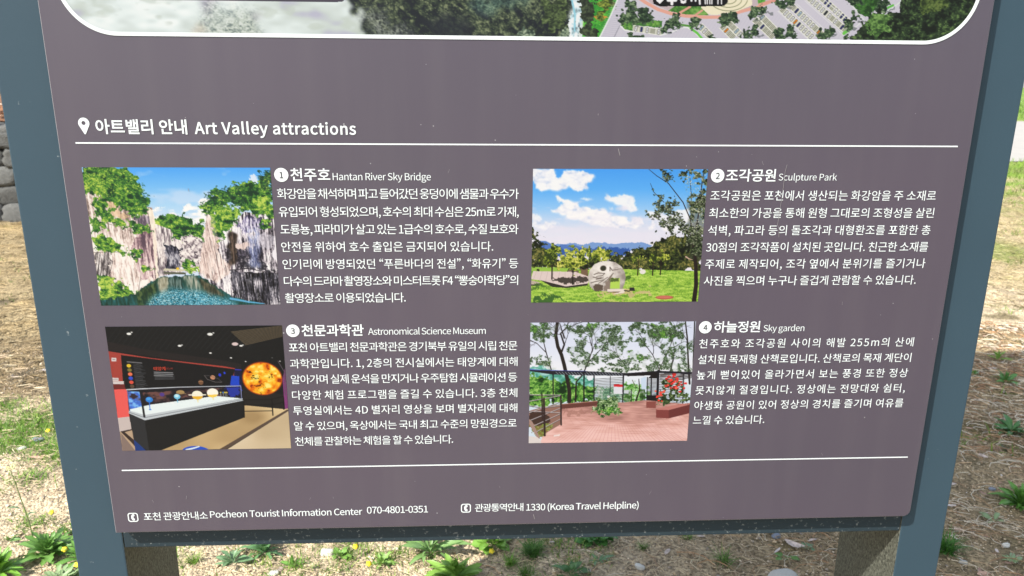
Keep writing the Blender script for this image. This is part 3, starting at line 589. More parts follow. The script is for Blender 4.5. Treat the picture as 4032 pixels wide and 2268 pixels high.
    # planting, flowers
    A.leafy(A.inside([(770, 1040), (840, 920), (900, 880), (1000, 870), (1060, 920), (1080, 1000), (1040, 1060), (900, 1060)], 8, 8), [(24, 50, 24), (60, 96, 50), (116, 150, 90), (176, 200, 150), (214, 226, 196)], 9)
    A.leafy(A.inside([(760, 1040), (860, 1010), (1060, 1000), (1080, 1030), (1020, 1068), (860, 1050)], 6, 8), g, 9, bias=.4)
    A.leafy(A.inside([(1470, 870), (1520, 740), (1620, 690), (1740, 760), (1840, 820), (1820, 950), (1620, 950), (1490, 990)], 10, 9)*(A.noise(12, 12, 2) > -.35), [(20, 36, 20), (44, 66, 36), (90, 116, 66), (150, 170, 120)], 9)
    A.leaves(A.inside([(1560, 660), (1700, 660), (1700, 860), (1540, 800)], 8), 34, [(232, 60, 50), (214, 40, 40), (246, 96, 80)], (10, 17), (.7, 1.)); A.leaves(A.inside([(1450, 840), (1560, 800), (1560, 920), (1460, 920)], 5), 12, [(232, 60, 50), (246, 90, 70)], (10, 15), (.7, 1.))
    A.leaves(A.inside([(1680, 700), (1800, 740), (1790, 800), (1700, 820)], 5), 12, [(222, 50, 46)], (9, 14), (.7, 1.)); A.ell(1642, 660, 14, 14, (230, 50, 50)); A.ell(945, 878, 16, 15, (222, 226, 230))
    # rail on the left
    A.poly([(90, 1030), (240, 990), (430, 960), (440, 1170), (240, 1290), (200, 1320), (90, 1180)], (150, 112, 100)); A.poly([(90, 1040), (240, 1030), (330, 1110), (300, 1190), (90, 1170)], (70, 50, 44), 3)
    A.leafy(A.inside([(90, 1180), (380, 1170), (240, 1300), (180, 1310)], 4), [(90, 80, 40), (150, 120, 70), (110, 150, 60), (190, 170, 120)], 8)
    for P in ([(90, 930), (430, 870)], [(90, 1055), (440, 935)], [(92, 1140), (440, 1000)], [(130, 1200), (440, 1060)], [(170, 1258), (430, 1120)], [(90, 975), (240, 1000), (440, 975)], [(90, 1035), (440, 1055)], [(100, 860), (250, 862), (430, 862)]): A.line(P, 12, (60, 50, 50), 9); A.line([(x_, y_-3) for x_, y_ in P], 7, (206, 200, 204), 6)
    for x0, y0, x1, y1, w_ in ((230, 850, 236, 1120, 15), (252, 900, 262, 1295, 22), (434, 870, 438, 1180, 18)): A.line([(x0, y0), (x1, y1)], w_, (54, 38, 38))
    A.poly([(92, 1115), (130, 1150), (215, 1330), (180, 1320), (95, 1170)], (170, 140, 130)); A.poly([(88, 1300), (180, 1310), (220, 1350), (225, 1378), (88, 1382)], (226, 218, 216)); A.poly([(360, 1290), (430, 1278), (420, 1300), (355, 1308)], (240, 222, 220))
    return A.down()

def paint_map(corners):
    A = Art(1900, 310, corners, 17)
    A.a = A.ramp(A.noise(90, 40, 3)*.9+.25, [(190, 192, 212), (206, 218, 216), (218, 230, 230), (230, 242, 244), (242, 250, 252)])
    A.put(np.clip(A.noise(46, 26, 3)*.5-.3, 0, .6)*(A.x < 700), (196, 208, 200))
    A.put(A.soft(A.inside([(790, -20), (860, -20), (835, 60), (805, 64)], 5, 14), 6), (186, 174, 206), .7)
    A.put(A.soft(A.inside([(985, 45), (1030, 50), (1010, 90), (990, 80)], 5, 10), 6), (176, 168, 186), .7)
    pg = [(96, 112, 112), (150, 164, 158), (196, 208, 198), (220, 228, 224)]
    for P, al in (([(740, 170), (790, 90), (850, 20), (1010, 30), (1040, 170)], .55), ([(840, 150), (850, 80), (900, 60), (960, 80), (1010, 90), (1020, 160)], .85)):
        m = np.clip(A.soft(A.inside(P, 9, 16), 9)*1.3, 0, 1)*al
        A.leafy(m, pg, 7, bias=.5)
    A.leafy(A.soft(A.inside([(760, 160), (765, 100), (800, 100), (810, 160)], 4, 8), 5)*.6, [(206, 196, 180), (226, 220, 206)], 6)
    dk = [(30, 36, 44), (40, 50, 46), (60, 72, 58), (90, 102, 78), (128, 138, 106)]
    A.leafy(np.clip(A.soft(A.inside([(1450, 260), (1448, 110), (1425, 50), (1370, 0), (1200, -900), (2275, -900), (2262, 0), (2245, 60), (2250, 260)], 6, 9), 4)*1.25, 0, 1), dk, 13, ang=.6, asp=1.7, bias=-.35)
    A.leafy(A.soft(A.inside([(1455, 160), (1440, 70), (1520, 60), (1640, 120), (1600, 170)], 9, 12), 8)*.75, [(56, 62, 62), (120, 128, 120), (186, 194, 180)], 6, ang=.9, asp=2., bias=.1)
    A.leafy(A.soft(A.inside([(1700, 60), (1830, 60), (1850, 160), (1690, 160)], 9, 12), 8)*.8, [(34, 38, 50), (40, 46, 54), (52, 62, 60)], 9)
    A.leafy(A.soft(A.inside([(1840, -20), (2060, -20), (2040, 40), (1900, 60), (1850, 30)], 6, 9), 7)*.75, [(44, 66, 66), (86, 118, 108), (140, 168, 148)], 6, ang=-.3)
    A.leafy(A.inside([(2120, 0), (2230, 0), (2240, 120), (2160, 110)], 6, 9)*.8, [(40, 52, 36), (84, 104, 60), (130, 150, 96)], 8)
    for x, y in ((2075, 130), (2225, 130)): A.leafy(A.inside([(x-28, y+40), (x-22, y-5), (x, y-22), (x+24, y), (x+30, y+40)], 3, 6), [(50, 66, 58), (110, 130, 110), (176, 190, 164)], 5)
    A._tint(A.inside([(2246, 260), (2240, 100), (2256, 40), (2240, -20), (2236, -900), (2300, -900), (2290, 0), (2294, 80), (2276, 140), (2280, 260)], 2, 7), lambda bx: A.noise(7, 10, 3, box=bx)+.55, [(84, 70, 78), (150, 176, 184), (196, 226, 238), (240, 246, 250)])
    A.line([(2252, 0), (2264, 60), (2262, 120)], 8, (150, 210, 230))
    # lawns, path, paving
    lav = (204, 202, 216)
    A.poly([(2400, -900), (4100, -900), (4100, 260), (2340, 260)], lav)
    A.leafy(A.inside([(2285, 260), (2296, 80), (2292, -900), (2440, -900), (2430, 0), (2404, 60), (2354, 160), (2340, 260)]), [(50, 140, 50), (80, 176, 60), (120, 200, 76)], 16)
    A.leafy(A.inside([(2290, 170), (2292, 60), (2296, -900), (2340, -900), (2338, 40), (2328, 100), (2345, 170)], 5, 9), [(34, 42, 34), (54, 66, 48), (84, 100, 70)], 7)
    A.poly([(2334, 62), (2395, 64), (2380, 86), (2345, 82)], (200, 150, 60), 2)
    A.leafy(A.inside([(2358, 70), (2360, 10), (2380, -20), (2410, -20), (2416, 30), (2400, 66)], 4, 6), [(50, 66, 30), (110, 130, 50), (170, 180, 76)], 6)
    for k in range(26): A.line([(2352+k*3.2, 156-k*8), (2422+k*2.2, 150-k*8)], 1.6, (170, 170, 192), alpha=.6)
    A.line([(2354, 160), (2404, 60), (2430, 0), (2450, -200)], 4.5, (240, 246, 244)); A.line([(2413, 155), (2440, 100)], 2.5, (130, 130, 146))
    for k in range(110): A.line([(2440+k*14, 158), (2500+k*14, 60)], 1.3, (184, 182, 204), alpha=.55)
    # plaza
    A.poly([(2540, -300), (3060, -300), (3040, 0), (2900, 46), (2760, 58), (2640, 44), (2560, 10), (2530, -20)], (196, 180, 186))
    A.line([(2505, -16), (2540, 8), (2590, 36), (2640, 52), (2700, 62), (2780, 67), (2840, 66), (2910, 46), (2980, 28), (3060, -6)], 13, (226, 168, 152))
    A.leafy(A.inside([(2630, 42), (2660, 20), (2760, 20), (2790, 60), (2700, 56)]), [(60, 110, 46), (96, 150, 66), (130, 176, 90)], 9)
    A.line([(2672, 52), (2716, 26)], 9, (222, 164, 146)); A.line([(2738, 58), (2764, 40)], 8, (222, 164, 146))
    A.poly([(2740, -300), (2970, -300), (2960, 20), (2900, 44), (2820, 58), (2790, 56), (2760, 30)], (238, 232, 204))
    for r in (30, 52, 74): A.line([(2868+r*math.cos(a), -4+r*.62*math.sin(a)) for a in np.linspace(0, 3.2, 16)], 3.4, (146, 150, 118))
    A.leafy(A.inside([(2950, -200), (3020, -200), (3012, 8), (2985, 18)]), [(70, 140, 56), (104, 180, 70)], 8)
    A.line([(2990, 18), (3050, 0)], 12, (222, 160, 146))
    # planted islands
    A.leafy(A.inside([(2440, 100), (2460, 70), (2540, 70), (2610, 84), (2605, 112), (2500, 98), (2490, 122), (2460, 116)], 1), [(56, 110, 50), (96, 150, 64), (130, 180, 90)], 8)
    A.line([(2443, 102), (2460, 118), (2490, 124)], 4, (236, 240, 238))
    A.line([(2600, 138), (2640, 128), (2680, 108), (2705, 107), (2730, 122), (2762, 154)], 4, (236, 242, 240)); A.line([(2718, 110), (2745, 130), (2768, 156)], 9, (104, 196, 76)); A.line([(2650, 92), (2730, 104)], 8, (90, 150, 66))
    def row(x0, y0, x1, y1, wd, n, cars=''):
        dx, dy = (x1-x0)/n, (y1-y0)/n
        L = math.hypot(dx, dy); nx, ny = dy/L*wd, -dx/L*wd
        for i in range(n):
            p = [(x0+dx*i, y0+dy*i), (x0+dx*(i+1), y0+dy*(i+1)), (x0+dx*(i+1)+nx, y0+dy*(i+1)+ny), (x0+dx*i+nx, y0+dy*i+ny)]
            A.poly(p, (196, 198, 184)); A.line(p+[p[0]], 1.8, (240, 242, 236))
            cx = sum(q[0] for q in p)/4; cy = sum(q[1] for q in p)/4
            t = cars[i] if i < len(cars) else '-'
            if t == '-':
                for j in (1, 2, 3, 4): A.line([(p[0][0]+nx*.2*j, p[0][1]+ny*.2*j), (p[1][0]+nx*.2*j, p[1][1]+ny*.2*j)], 1.9, (104, 108, 92))
            else:
                c = {'w': (226, 228, 234), 'n': (36, 44, 112), 'o': (230, 140, 30), 'k': (30, 36, 48), 'l': (170, 196, 214)}[t]
                A.line([(cx-nx*.26, cy-ny*.26), (cx+nx*.26, cy+ny*.26)], 10, (64, 66, 72)); A.line([(cx-nx*.24, cy-ny*.24), (cx+nx*.24, cy+ny*.24)], 7.5, c)
                A.line([(cx-nx*.08, cy-ny*.08), (cx+nx*.08, cy+ny*.08)], 4, tuple(v*.75 for v in c))
    row(2490, 122, 2602, 138, 24, 5, 'wnw-w')
    row(2745, 112, 2785, 150, 28, 3, 'lw-'); row(2832, 110, 2880, 158, 26, 4, '-o--'); row(2858, 98, 2910, 150, 26, 4, '--lw')
    row(2960, 84, 3036, 156, 26, 6, '--n---'); row(2985, 70, 3050, 136, 26, 5, 'l---')
    row(3066, 42, 3190, 158, 26, 10, '-wwwonwwww'); row(3096, 22, 3232, 150, 26, 11, '--nlwwww-o-')
    row(3172, -2, 3325, 132, 25, 12, '-wwwwkw-w-n'); row(3200, -22, 3336, 100, 25, 11, 'ww-nn-wwnn-')
    row(3408, -8, 3462, 46, 24, 4, 'w-w-')
    for P in ([(3062, 44), (3190, 162)], [(3136, 14), (3262, 130)], [(3168, 2), (3322, 140)], [(3240, -6), (3356, 96)]): A.line(P, 2.4, (226, 228, 230))
    for r0 in range(8): row(2500+r0*60, -60-r0*60, 3400+r0*40, -70-r0*60, 28, 40, ''.join(A.rng.choice(list('wwwn-lo-'), 40)))
    # slopes beyond the car park
    A.leafy(A.inside([(3335, -100), (3500, -100), (3450, 30), (3420, 66), (3380, 50), (3345, 10)], 1), [(34, 64, 30), (56, 100, 44), (84, 140, 60)], 12)
    A.line([(3326, -10), (3400, 76), (3380, 96), (3325, 134)], 3, (226, 236, 230)); A.line([(3462, 48), (3480, 52), (3540, 10), (3560, -20)], 4, (220, 232, 224)); A.line([(3470, 42), (3515, 20)], 9, (96, 186, 72))
    A.line([(3322, 130), (3350, 110)], 14, (110, 196, 80))
    tr = [(28, 44, 34), (44, 66, 46), (74, 100, 68), (128, 150, 114)]
    for x, y, r in ((2448, 76, 20), (2476, 62, 26), (2500, 34, 24), (2478, 18, 20), (2535, 46, 24), (2552, 66, 22), (2500, 78, 22), (2530, 76, 20), (2655, 76, 24), (2640, 96, 24), (2618, 112, 22), (2668, 88, 18), (2736, 84, 21), (2732, 100, 19), (2492, 150, 18), (2520, 152, 14),
                    (2848, 66, 22), (2885, 72, 24), (2846, 88, 18), (2975, 42, 24), (3005, 36, 20), (2964, 60, 16), (2800, 150, 20), (2940, 140, 24), (2968, 124, 22), (3066, 124, 20), (3070, 142, 22), (3114, 118, 19), (3112, 138, 21), (3240, 138, 24), (3266, 124, 22),
                    (3075, 12, 26), (3106, 6, 22), (3340, 94, 24), (3368, 66, 22), (3332, 106, 18), (3480, 14, 28), (3462, 34, 18), (3350, 2, 18), (3378, 0, 18), (3330, 150, 12)):
        A.poly([(x+r*.4, y+r*.5), (x+r*1.3, y+r*.55), (x+r*1.2, y+r*.9), (x, y+r*.9)], (86, 94, 96), 2, alpha=.6)
        A.leafy(A.inside([(x+r*math.cos(a), y+r*.9*math.sin(a)) for a in np.linspace(0, 6.28, 11)[:-1]], 2.4, 4), tr, 5)
    A.leafy(A.inside([(3365, 260), (3368, 130), (3400, 90), (3420, 60), (3440, 46), (3500, 60), (3550, 50), (3562, -900), (4200, -900), (4200, 260)], 4, 7), [(20, 28, 20), (36, 52, 34), (62, 84, 50), (104, 132, 76)], 11, bias=-.25)
    A.leafy(A.inside([(3405, 110), (3415, 60), (3440, 44), (3490, 70), (3510, 120), (3440, 150)], 5, 8), [(48, 76, 40), (92, 132, 66), (136, 176, 100)], 9)
    A.leafy(A.inside([(3600, -20), (3700, -20), (3740, 30), (3640, 60), (3590, 30)], 6, 9)*.8, [(40, 54, 28), (84, 106, 50), (126, 146, 76)], 8)
    # printed label box and pictogram pill
    A.poly([(560, -400), (1340, -400), (1358, -2), (1350, 5), (1330, 7), (600, -2)], (78, 72, 88))
    A.poly([(2562, -60), (2868, -60), (2864, 10), (2850, 22), (2830, 24), (2596, 24), (2572, 14)], (14, 14, 16))
    A.poly([(2580, -20), (2612, -20), (2612, 0), (2598, 14), (2584, 2)], (246, 246, 250)); A.line([(2645, -10), (2645, 14)], 12, (246, 246, 250)); A.line([(2630, 0), (2660, 0)], 12, (246, 246, 250))
    for dx, dy in ((-9, -4), (9, -4), (0, 8), (-6, 6), (6, 6)): A.ell(2690+dx, dy, 5.5, 5.5, (246, 246, 250))
    for x in (2722, 2738, 2752): A.line([(x, -20), (x+(3 if x > 2740 else 0), 14 if x > 2740 else 2)], 8, (246, 246, 250))
    for x in (2776, 2784, 2794, 2802, 2826, 2840): A.line([(x, -20), (x, 14)], 5, (246, 246, 250))
    return A.down(1)
# ------------------------------------------------------------------ materials of the board
def f_panel(nt, n, l, b):
    tc = node(n, 'ShaderNodeTexCoord')
    t = node(n, 'ShaderNodeTexNoise'); t.inputs['Scale'].default_value = 2.2; t.inputs['Detail'].default_value = 2; l.new(tc.outputs['Object'], t.inputs['Vector'])
    cr = node(n, 'ShaderNodeMixRGB'); cr.inputs[1].default_value = (.049, .044, .060, 1); cr.inputs[2].default_value = (.059, .047, .067, 1); l.new(t.outputs[0], cr.inputs[0])
    # dust specks and tiny nicks
    v = node(n, 'ShaderNodeTexVoronoi'); v.inputs['Scale'].default_value = 55; v.inputs['Randomness'].default_value = 1; l.new(tc.outputs['Object'], v.inputs['Vector'])
    ns = node(n, 'ShaderNodeTexWhiteNoise'); l.new(v.outputs['Color'], ns.inputs['Vector'])
    sz = node(n, 'ShaderNodeMath', operation='POWER'); l.new(ns.outputs['Value'], sz.inputs[0]); sz.inputs[1].default_value = 6
    sz2 = node(n, 'ShaderNodeMath', operation='MULTIPLY'); l.new(sz.outputs[0], sz2.inputs[0]); sz2.inputs[1].default_value = .075
    lt = node(n, 'ShaderNodeMath', operation='LESS_THAN'); l.new(v.outputs['Distance'], lt.inputs[0]); l.new(sz2.outputs[0], lt.inputs[1])
    mx = node(n, 'ShaderNodeMixRGB'); l.new(lt.outputs[0], mx.inputs[0]); l.new(cr.outputs[0], mx.inputs[1]); mx.inputs[2].default_value = (.22, .22, .23, 1)
    mp = node(n, 'ShaderNodeMapping'); mp.inputs['Scale'].default_value = (26, 26, 2.2); l.new(tc.outputs['Object'], mp.inputs['Vector'])
    t3 = node(n, 'ShaderNodeTexNoise'); t3.inputs['Scale'].default_value = 1.; t3.inputs['Detail'].default_value = 6; l.new(mp.outputs[0], t3.inputs['Vector'])
    m3 = node(n, 'ShaderNodeMapRange'); m3.inputs['From Min'].default_value = .45; m3.inputs['From Max'].default_value = .8; m3.inputs['To Max'].default_value = .06; l.new(t3.outputs[0], m3.inputs[0])
    dm = node(n, 'ShaderNodeMixRGB'); l.new(m3.outputs[0], dm.inputs[0]); l.new(mx.outputs[0], dm.inputs[1]); dm.inputs[2].default_value = (.16, .155, .15, 1)   # faint rain dust
    l.new(dm.outputs[0], b.inputs['Base Color'])
    t2 = node(n, 'ShaderNodeTexNoise'); t2.inputs['Scale'].default_value = 3; t2.inputs['Detail'].default_value = 4; l.new(tc.outputs['Object'], t2.inputs['Vector'])
    mr = node(n, 'ShaderNodeMapRange'); mr.inputs['To Min'].default_value = .30; mr.inputs['To Max'].default_value = .46; l.new(t2.outputs[0], mr.inputs[0]); l.new(mr.outputs[0], b.inputs['Roughness'])
M_panel = mat('brown_panel_coating', rough=.38, spec=.45, fn=f_panel)
M_edge = mat('panel_cut_edge', (.20, .19, .20), .5)
def f_frame(scale, thr, dust, base, rough):
    def f(nt, n, l, b):
        tc = node(n, 'ShaderNodeTexCoord')
        t = node(n, 'ShaderNodeTexNoise'); t.inputs['Scale'].default_value = 4; t.inputs['Detail'].default_value = 5; l.new(tc.outputs['Object'], t.inputs['Vector'])
        c1 = node(n, 'ShaderNodeMixRGB'); l.new(t.outputs[0], c1.inputs[0]); c1.inputs[1].default_value = (*[x*.9 for x in base], 1); c1.inputs[2].default_value = (*[x*1.1 for x in base], 1)
        v = node(n, 'ShaderNodeTexNoise'); v.inputs['Scale'].default_value = scale; v.inputs['Detail'].default_value = 4; v.inputs['Roughness'].default_value = .6; l.new(tc.outputs['Object'], v.inputs['Vector'])
        mr = node(n, 'ShaderNodeMapRange'); mr.inputs['From Min'].default_value = thr; mr.inputs['From Max'].default_value = thr+.05; l.new(v.outputs[0], mr.inputs[0])
        mx = node(n, 'ShaderNodeMixRGB'); l.new(mr.outputs[0], mx.inputs[0]); l.new(c1.outputs[0], mx.inputs[1]); mx.inputs[2].default_value = (*dust, 1)
        l.new(mx.outputs[0], b.inputs['Base Color'])
        bp = node(n, 'ShaderNodeBump'); bp.inputs['Strength'].default_value = .12; bp.inputs['Distance'].default_value = .001
        t2 = node(n, 'ShaderNodeTexNoise'); t2.inputs['Scale'].default_value = 260; l.new(tc.outputs['Object'], t2.inputs['Vector'])
        l.new(t2.outputs[0], bp.inputs['Height']); l.new(bp.outputs[0], b.inputs['Normal'])
        b.inputs['Roughness'].default_value = rough
    return f
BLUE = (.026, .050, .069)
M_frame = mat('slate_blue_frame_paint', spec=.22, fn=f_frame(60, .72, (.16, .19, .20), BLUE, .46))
M_beam = mat('splashed_shaded_beam_paint', spec=.2, fn=f_frame(150, .615, (.11, .125, .125), (.016, .028, .036), .55))  # dirt splashes over a base darkened for the panel's shadow on the beam
def f_inner(nt, n, l, b):
    tc = node(n, 'ShaderNodeTexCoord'); mp = node(n, 'ShaderNodeMapping'); mp.inputs['Scale'].default_value = (1, 1, .6); l.new(tc.outputs['Object'], mp.inputs['Vector'])
    v = node(n, 'ShaderNodeTexNoise'); v.inputs['Scale'].default_value = 260; v.inputs['Detail'].default_value = 3; v.inputs['Distortion'].default_value = .8; l.new(mp.outputs[0], v.inputs['Vector'])
    cr = node(n, 'ShaderNodeValToRGB'); cr.color_ramp.elements[0].position = .36; cr.color_ramp.elements[0].color = (.024, .027, .021, 1); cr.color_ramp.elements[1].position = .78; cr.color_ramp.elements[1].color = (.135, .14, .115, 1)
    l.new(v.outputs[0], cr.inputs[0]); l.new(cr.outputs[0], b.inputs['Base Color'])
    bp = node(n, 'ShaderNodeBump'); bp.inputs['Strength'].default_value = .5; bp.inputs['Distance'].default_value = .0015; l.new(v.outputs[0], bp.inputs['Height']); l.new(bp.outputs[0], b.inputs['Normal'])
    b.inputs['Roughness'].default_value = .55
M_inner = mat('dusty_ground_reflection_face', spec=.3, fn=f_inner)  # rough dusty coat; dark olive reflection of the ground put into the colour
M_white = mat('white_print', (.50, .54, .55), .45, .3)
M_numeral = mat('grey_numeral_print', (.05, .05, .055), .5, .3)
M_scratch = mat('pale_scratch', (.17, .16, .17), .6, .3)
M_print = attr_mat('picture_print', rough=.45, spec=.18)

# ------------------------------------------------------------------ the information board
G = .0147*W; DEP = .163*W; TOP = 3.88
board = empty('information_board', (0, DEP/2, 0))
tag(board, 'tall brown information board in a slate blue steel frame, printed with pictures and Korean text', 'information board')
def posts():
    for x0, x1, inner in ((PX(-.0605), PX(0), 1), (PX(1), PX(1.0597), -1)):
        me = box_mesh('post', x0, x1, G, DEP, -.3, TOP+.04, .0025)
        me.materials.append(M_frame); me.materials.append(M_inner)
        for p in me.polygons:
            if p.normal.x*inner > .9: p.material_index = 1
        o = link('post', me, None, board)
        o['label'] = 'left frame post with dark inner face' if inner == 1 else 'right frame post with sunlit inner face'
posts()
zb0, zb1 = PZ(.6962), PZ(.655)
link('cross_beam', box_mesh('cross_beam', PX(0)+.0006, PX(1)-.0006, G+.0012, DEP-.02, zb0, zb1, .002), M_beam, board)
link('top_beam', box_mesh('top_beam', PX(0)+.0006, PX(1)-.0006, G+.0012, DEP-.02, TOP-.02, TOP+.03, .002), M_frame, board)
def panel():
    import bmesh
    L = rrect(0, 1, -1.64, .6649, .009, 8, (0, 1, 0, 0))
    bm = bmesh.new()
    vs = [bm.verts.new((PX(X), 0, PZ(Y))) for X, Y in L]
    vb = [bm.verts.new((PX(X), G-.0005, PZ(Y))) for X, Y in L]
    f = bm.faces.new(vs); bm.faces.new(vb[::-1])
    n = len(L)
    for i in range(n): bm.faces.new((vs[i], vb[i], vb[(i+1) % n], vs[(i+1) % n]))
    bmesh.ops.remove_doubles(bm, verts=bm.verts[:], dist=1e-4)
    bmesh.ops.recalc_face_normals(bm, faces=bm.faces[:])
    e = [e for e in bm.edges if all(abs(v.co.y) < 1e-5 for v in e.verts)]
    r = bmesh.ops.bevel(bm, geom=e, offset=.0011, segments=1, affect='EDGES')
    for q in r['faces']: q.material_index = 1
    me = bpy.data.meshes.new('panel'); bm.to_mesh(me); bm.free()
    me.materials.append(M_panel); me.materials.append(M_edge)
    link('panel', me, None, board)
panel()

def grid_print(name, rows, x0, x1, ys, label, d=.0004, keep=None):
    """colour grid (rows x cols x 3, sRGB) laid out on the panel between x0 and x1 at panel heights ys"""
    h, w = rows.shape[:2]
    X = (np.linspace(x0, x1, w)-.5)*W; Z = EYE+(CAM[1]-np.asarray(ys))*W
    V = np.zeros((h, w, 3)); V[..., 0] = X; V[..., 1] = -d; V[..., 2] = Z[:, None]
    i = np.arange(h*w).reshape(h, w)
    F = np.stack([i[:-1, :-1], i[1:, :-1], i[1:, 1:], i[:-1, 1:]], -1).reshape(-1, 4)
    if keep is not None:
        k = keep(np.linspace(x0, x1, w)[None, :], np.asarray(ys)[:, None]).reshape(-1)
        F = F[k[F].all(1)]
    cols = lin(rows.reshape(-1, 3))*.41
    o = link(name, pymesh(name, V.reshape(-1, 3), F, cols), M_print, board); o['label'] = label
    return o
for fn, (x0, x1, y0, y1), lb in ((paint_quarry, (.0207, .2197, .2194, .3741), 'printed photograph of a green quarry lake between pale cliffs'),
                                 (paint_park, (.5057, .7015, .2199, .3738), 'printed photograph of a round stone sculpture on a lawn'),
                                 (paint_museum, (.0218, .2196, .3992, .5543), 'printed photograph of a museum room with a glowing sun'),
                                 (paint_garden, (.5055, .7010, .3983, .5526), 'printed photograph of a pergola and trees on a pink deck')):
    a = fn(); grid_print('photograph', a, x0, x1, np.linspace(y0, y1, a.shape[0]), lb)
# aerial map with its white rounded border
MX0, MX1, MB, MT, MR, BW = .0188, .9836, .0847, -.62, .057, .0038
def build_map():
    a = paint_map([(147.2, -536.3), (3932.9, -453.8), (3831.6, 177.1), (242.2, 138.0)])
    xi = (np.arange(1300)+.5)*1900/1300
    i0 = np.clip(xi.astype(int), 0, 1898); fx = (xi-i0)[None, :, None]
    a = a[:, i0]*(1-fx)+a[:, i0+1]*fx
    ya = -.0733+(np.arange(310)+.5)/310*(.0847+.0733)
    sel = np.r_[np.arange(0, 200, 5), np.arange(200, 310)]
    B = Art(1300, 60, [(0, 0), (1300, 0), (1300, 60), (0, 60)], 4)
    one = np.ones((60, 1300))
    B.leafy(one, [(28, 34, 30), (44, 58, 44), (74, 90, 60), (120, 132, 92)], 26)
    B.put(np.clip(B.noise(200, 16, 2)+.2, 0, 1), (224, 230, 232)); B.poly([(850, 0), (1100, 0), (1090, 60), (860, 60)], (206, 204, 214), 6, 30)
    rows = np.concatenate([np.clip(B.a, 0, 1), a[sel]]); ys = np.concatenate([np.linspace(MT, -.078, 60), ya[sel]])
    def keep(X, Y):
        dx = np.maximum(np.maximum(MX0+MR-X, X-(MX1-MR)), 0); dy = np.maximum(Y-(MB-MR), 0)
        return (np.hypot(dx, dy) < MR-.0012) & (Y < MB-.0012)
    grid_print('map_print', rows, .019, .9838, ys, 'printed aerial view of forest, stream and car park', keep=keep)
    shape('map_border', [rrect(MX0, MX1, MT, MB, MR, 24), rrect(MX0+BW, MX1-BW, MT+BW, MB-BW, MR-BW, 24)], M_white, .0009, board)
build_map()
for y, x1 in ((.1937, .9847), (.5800, .9846)):
    shape('rule_line', [rrect(.0179, x1, y-.0008, y+.0008, .0004, 3)], M_white, .0006, board)

# lettering
FONT = None
try:
    FONT = bpy.data.fonts.load(os.path.join(bpy.utils.system_resource('DATAFILES'), 'fonts', 'Noto Sans CJK Regular.woff2'))
except Exception:
    FONT = None
def text_mesh(body, size, off, track):
    cu = bpy.data.curves.new('lettering', 'FONT'); cu.body = body; cu.size = size; cu.resolution_u = 3; cu.offset = off; cu.space_character = track
    if FONT:
        cu.font = FONT
        for i, ch in enumerate(body):            # the font's curly quotes are full width: close them up
            if ch == '“' and i: cu.body_format[i-1].kerning = -95
            if ch == '”': cu.body_format[i].kerning = -22
    o = bpy.data.objects.new('lettering', cu)
    me = bpy.data.meshes.new_from_object(o)
    bpy.data.objects.remove(o); bpy.data.curves.remove(cu)
    v = np.zeros(len(me.vertices)*3); me.vertices.foreach_get('co', v)
    return me, v.reshape(-1, 3)
def ext(s):
    _, v = text_mesh(s, 1, 0, 1); return v[:, 0].min(), v[:, 0].max(), v[:, 1].min(), v[:, 1].max()
eH = ext('화'); eL = ext('H'); EM = eL[3]/.733   # reference glyphs give the em size
BOLD = {'heading': .020, 'title': .015, 'body': .001, 'caption': -.002, 'contact': .005, 'numeral': .012}
SQUEEZE = {'title': 1.05}
NAMES = {'heading': 'heading_text', 'title': 'title_text', 'body': 'body_text', 'caption': 'caption_text', 'contact': 'contact_text'}
SIZE = {'title': .0142, 'body': .01165, 'contact': .0112}
def lettering(cls, s, x0, x1, y, h, mode, name=None, m=None, parent=None, d=.0007, kmul=1.):
    hangul = mode == 'mid'
    if hangul: h = SIZE.get(cls, h)
    off_em = BOLD.get(cls, 0)
    hh = eH[3]-eH[2] if hangul else eL[3]
    # strokes thickened by off on both sides grow the glyph by 2*off
    size = h*W/(hh+2*off_em*EM)
    off = off_em*EM*size
    q = SQUEEZE.get(cls, 1.) if hangul else 1.
    want = (x1-x0)*W
    adv = sum(.224 if ch == ' ' else .27 if ch in ',.' else .38 if ch in '“”' else .92 if ord(ch) > 0x1000 else .57 for ch in s[:-1])*EM*size
    per = .5*size*max(len(s)-1, 1)               # tracking adds half a size per character
    if len(s) < 2: tr = 1.
    elif hangul: tr = 1+(want/q-(adv+(.84 if ord(s[-1]) > 0x1000 else .19)*EM*size))/per
    else:
        _, a = text_mesh(s, size, off, 1.0); tr = 1+(want-np.ptp(a[:, 0]))/per
    me, v = text_mesh(s, size, off, tr)
    sc = want/np.ptp(v[:, 0]) if len(s) > 2 else 1.
    base = PZ(y)-((eH[3]+eH[2])/2*size if hangul else 0)
    P = np.zeros_like(v); P[:, 0] = PX(x0)+(v[:, 0]-v[:, 0].min())*sc; P[:, 1] = -d; P[:, 2] = base+v[:, 1]
    me.vertices.foreach_set('co', P.ravel()); me.update()
    return link(name or NAMES[cls], me, m or M_white, parent or board)
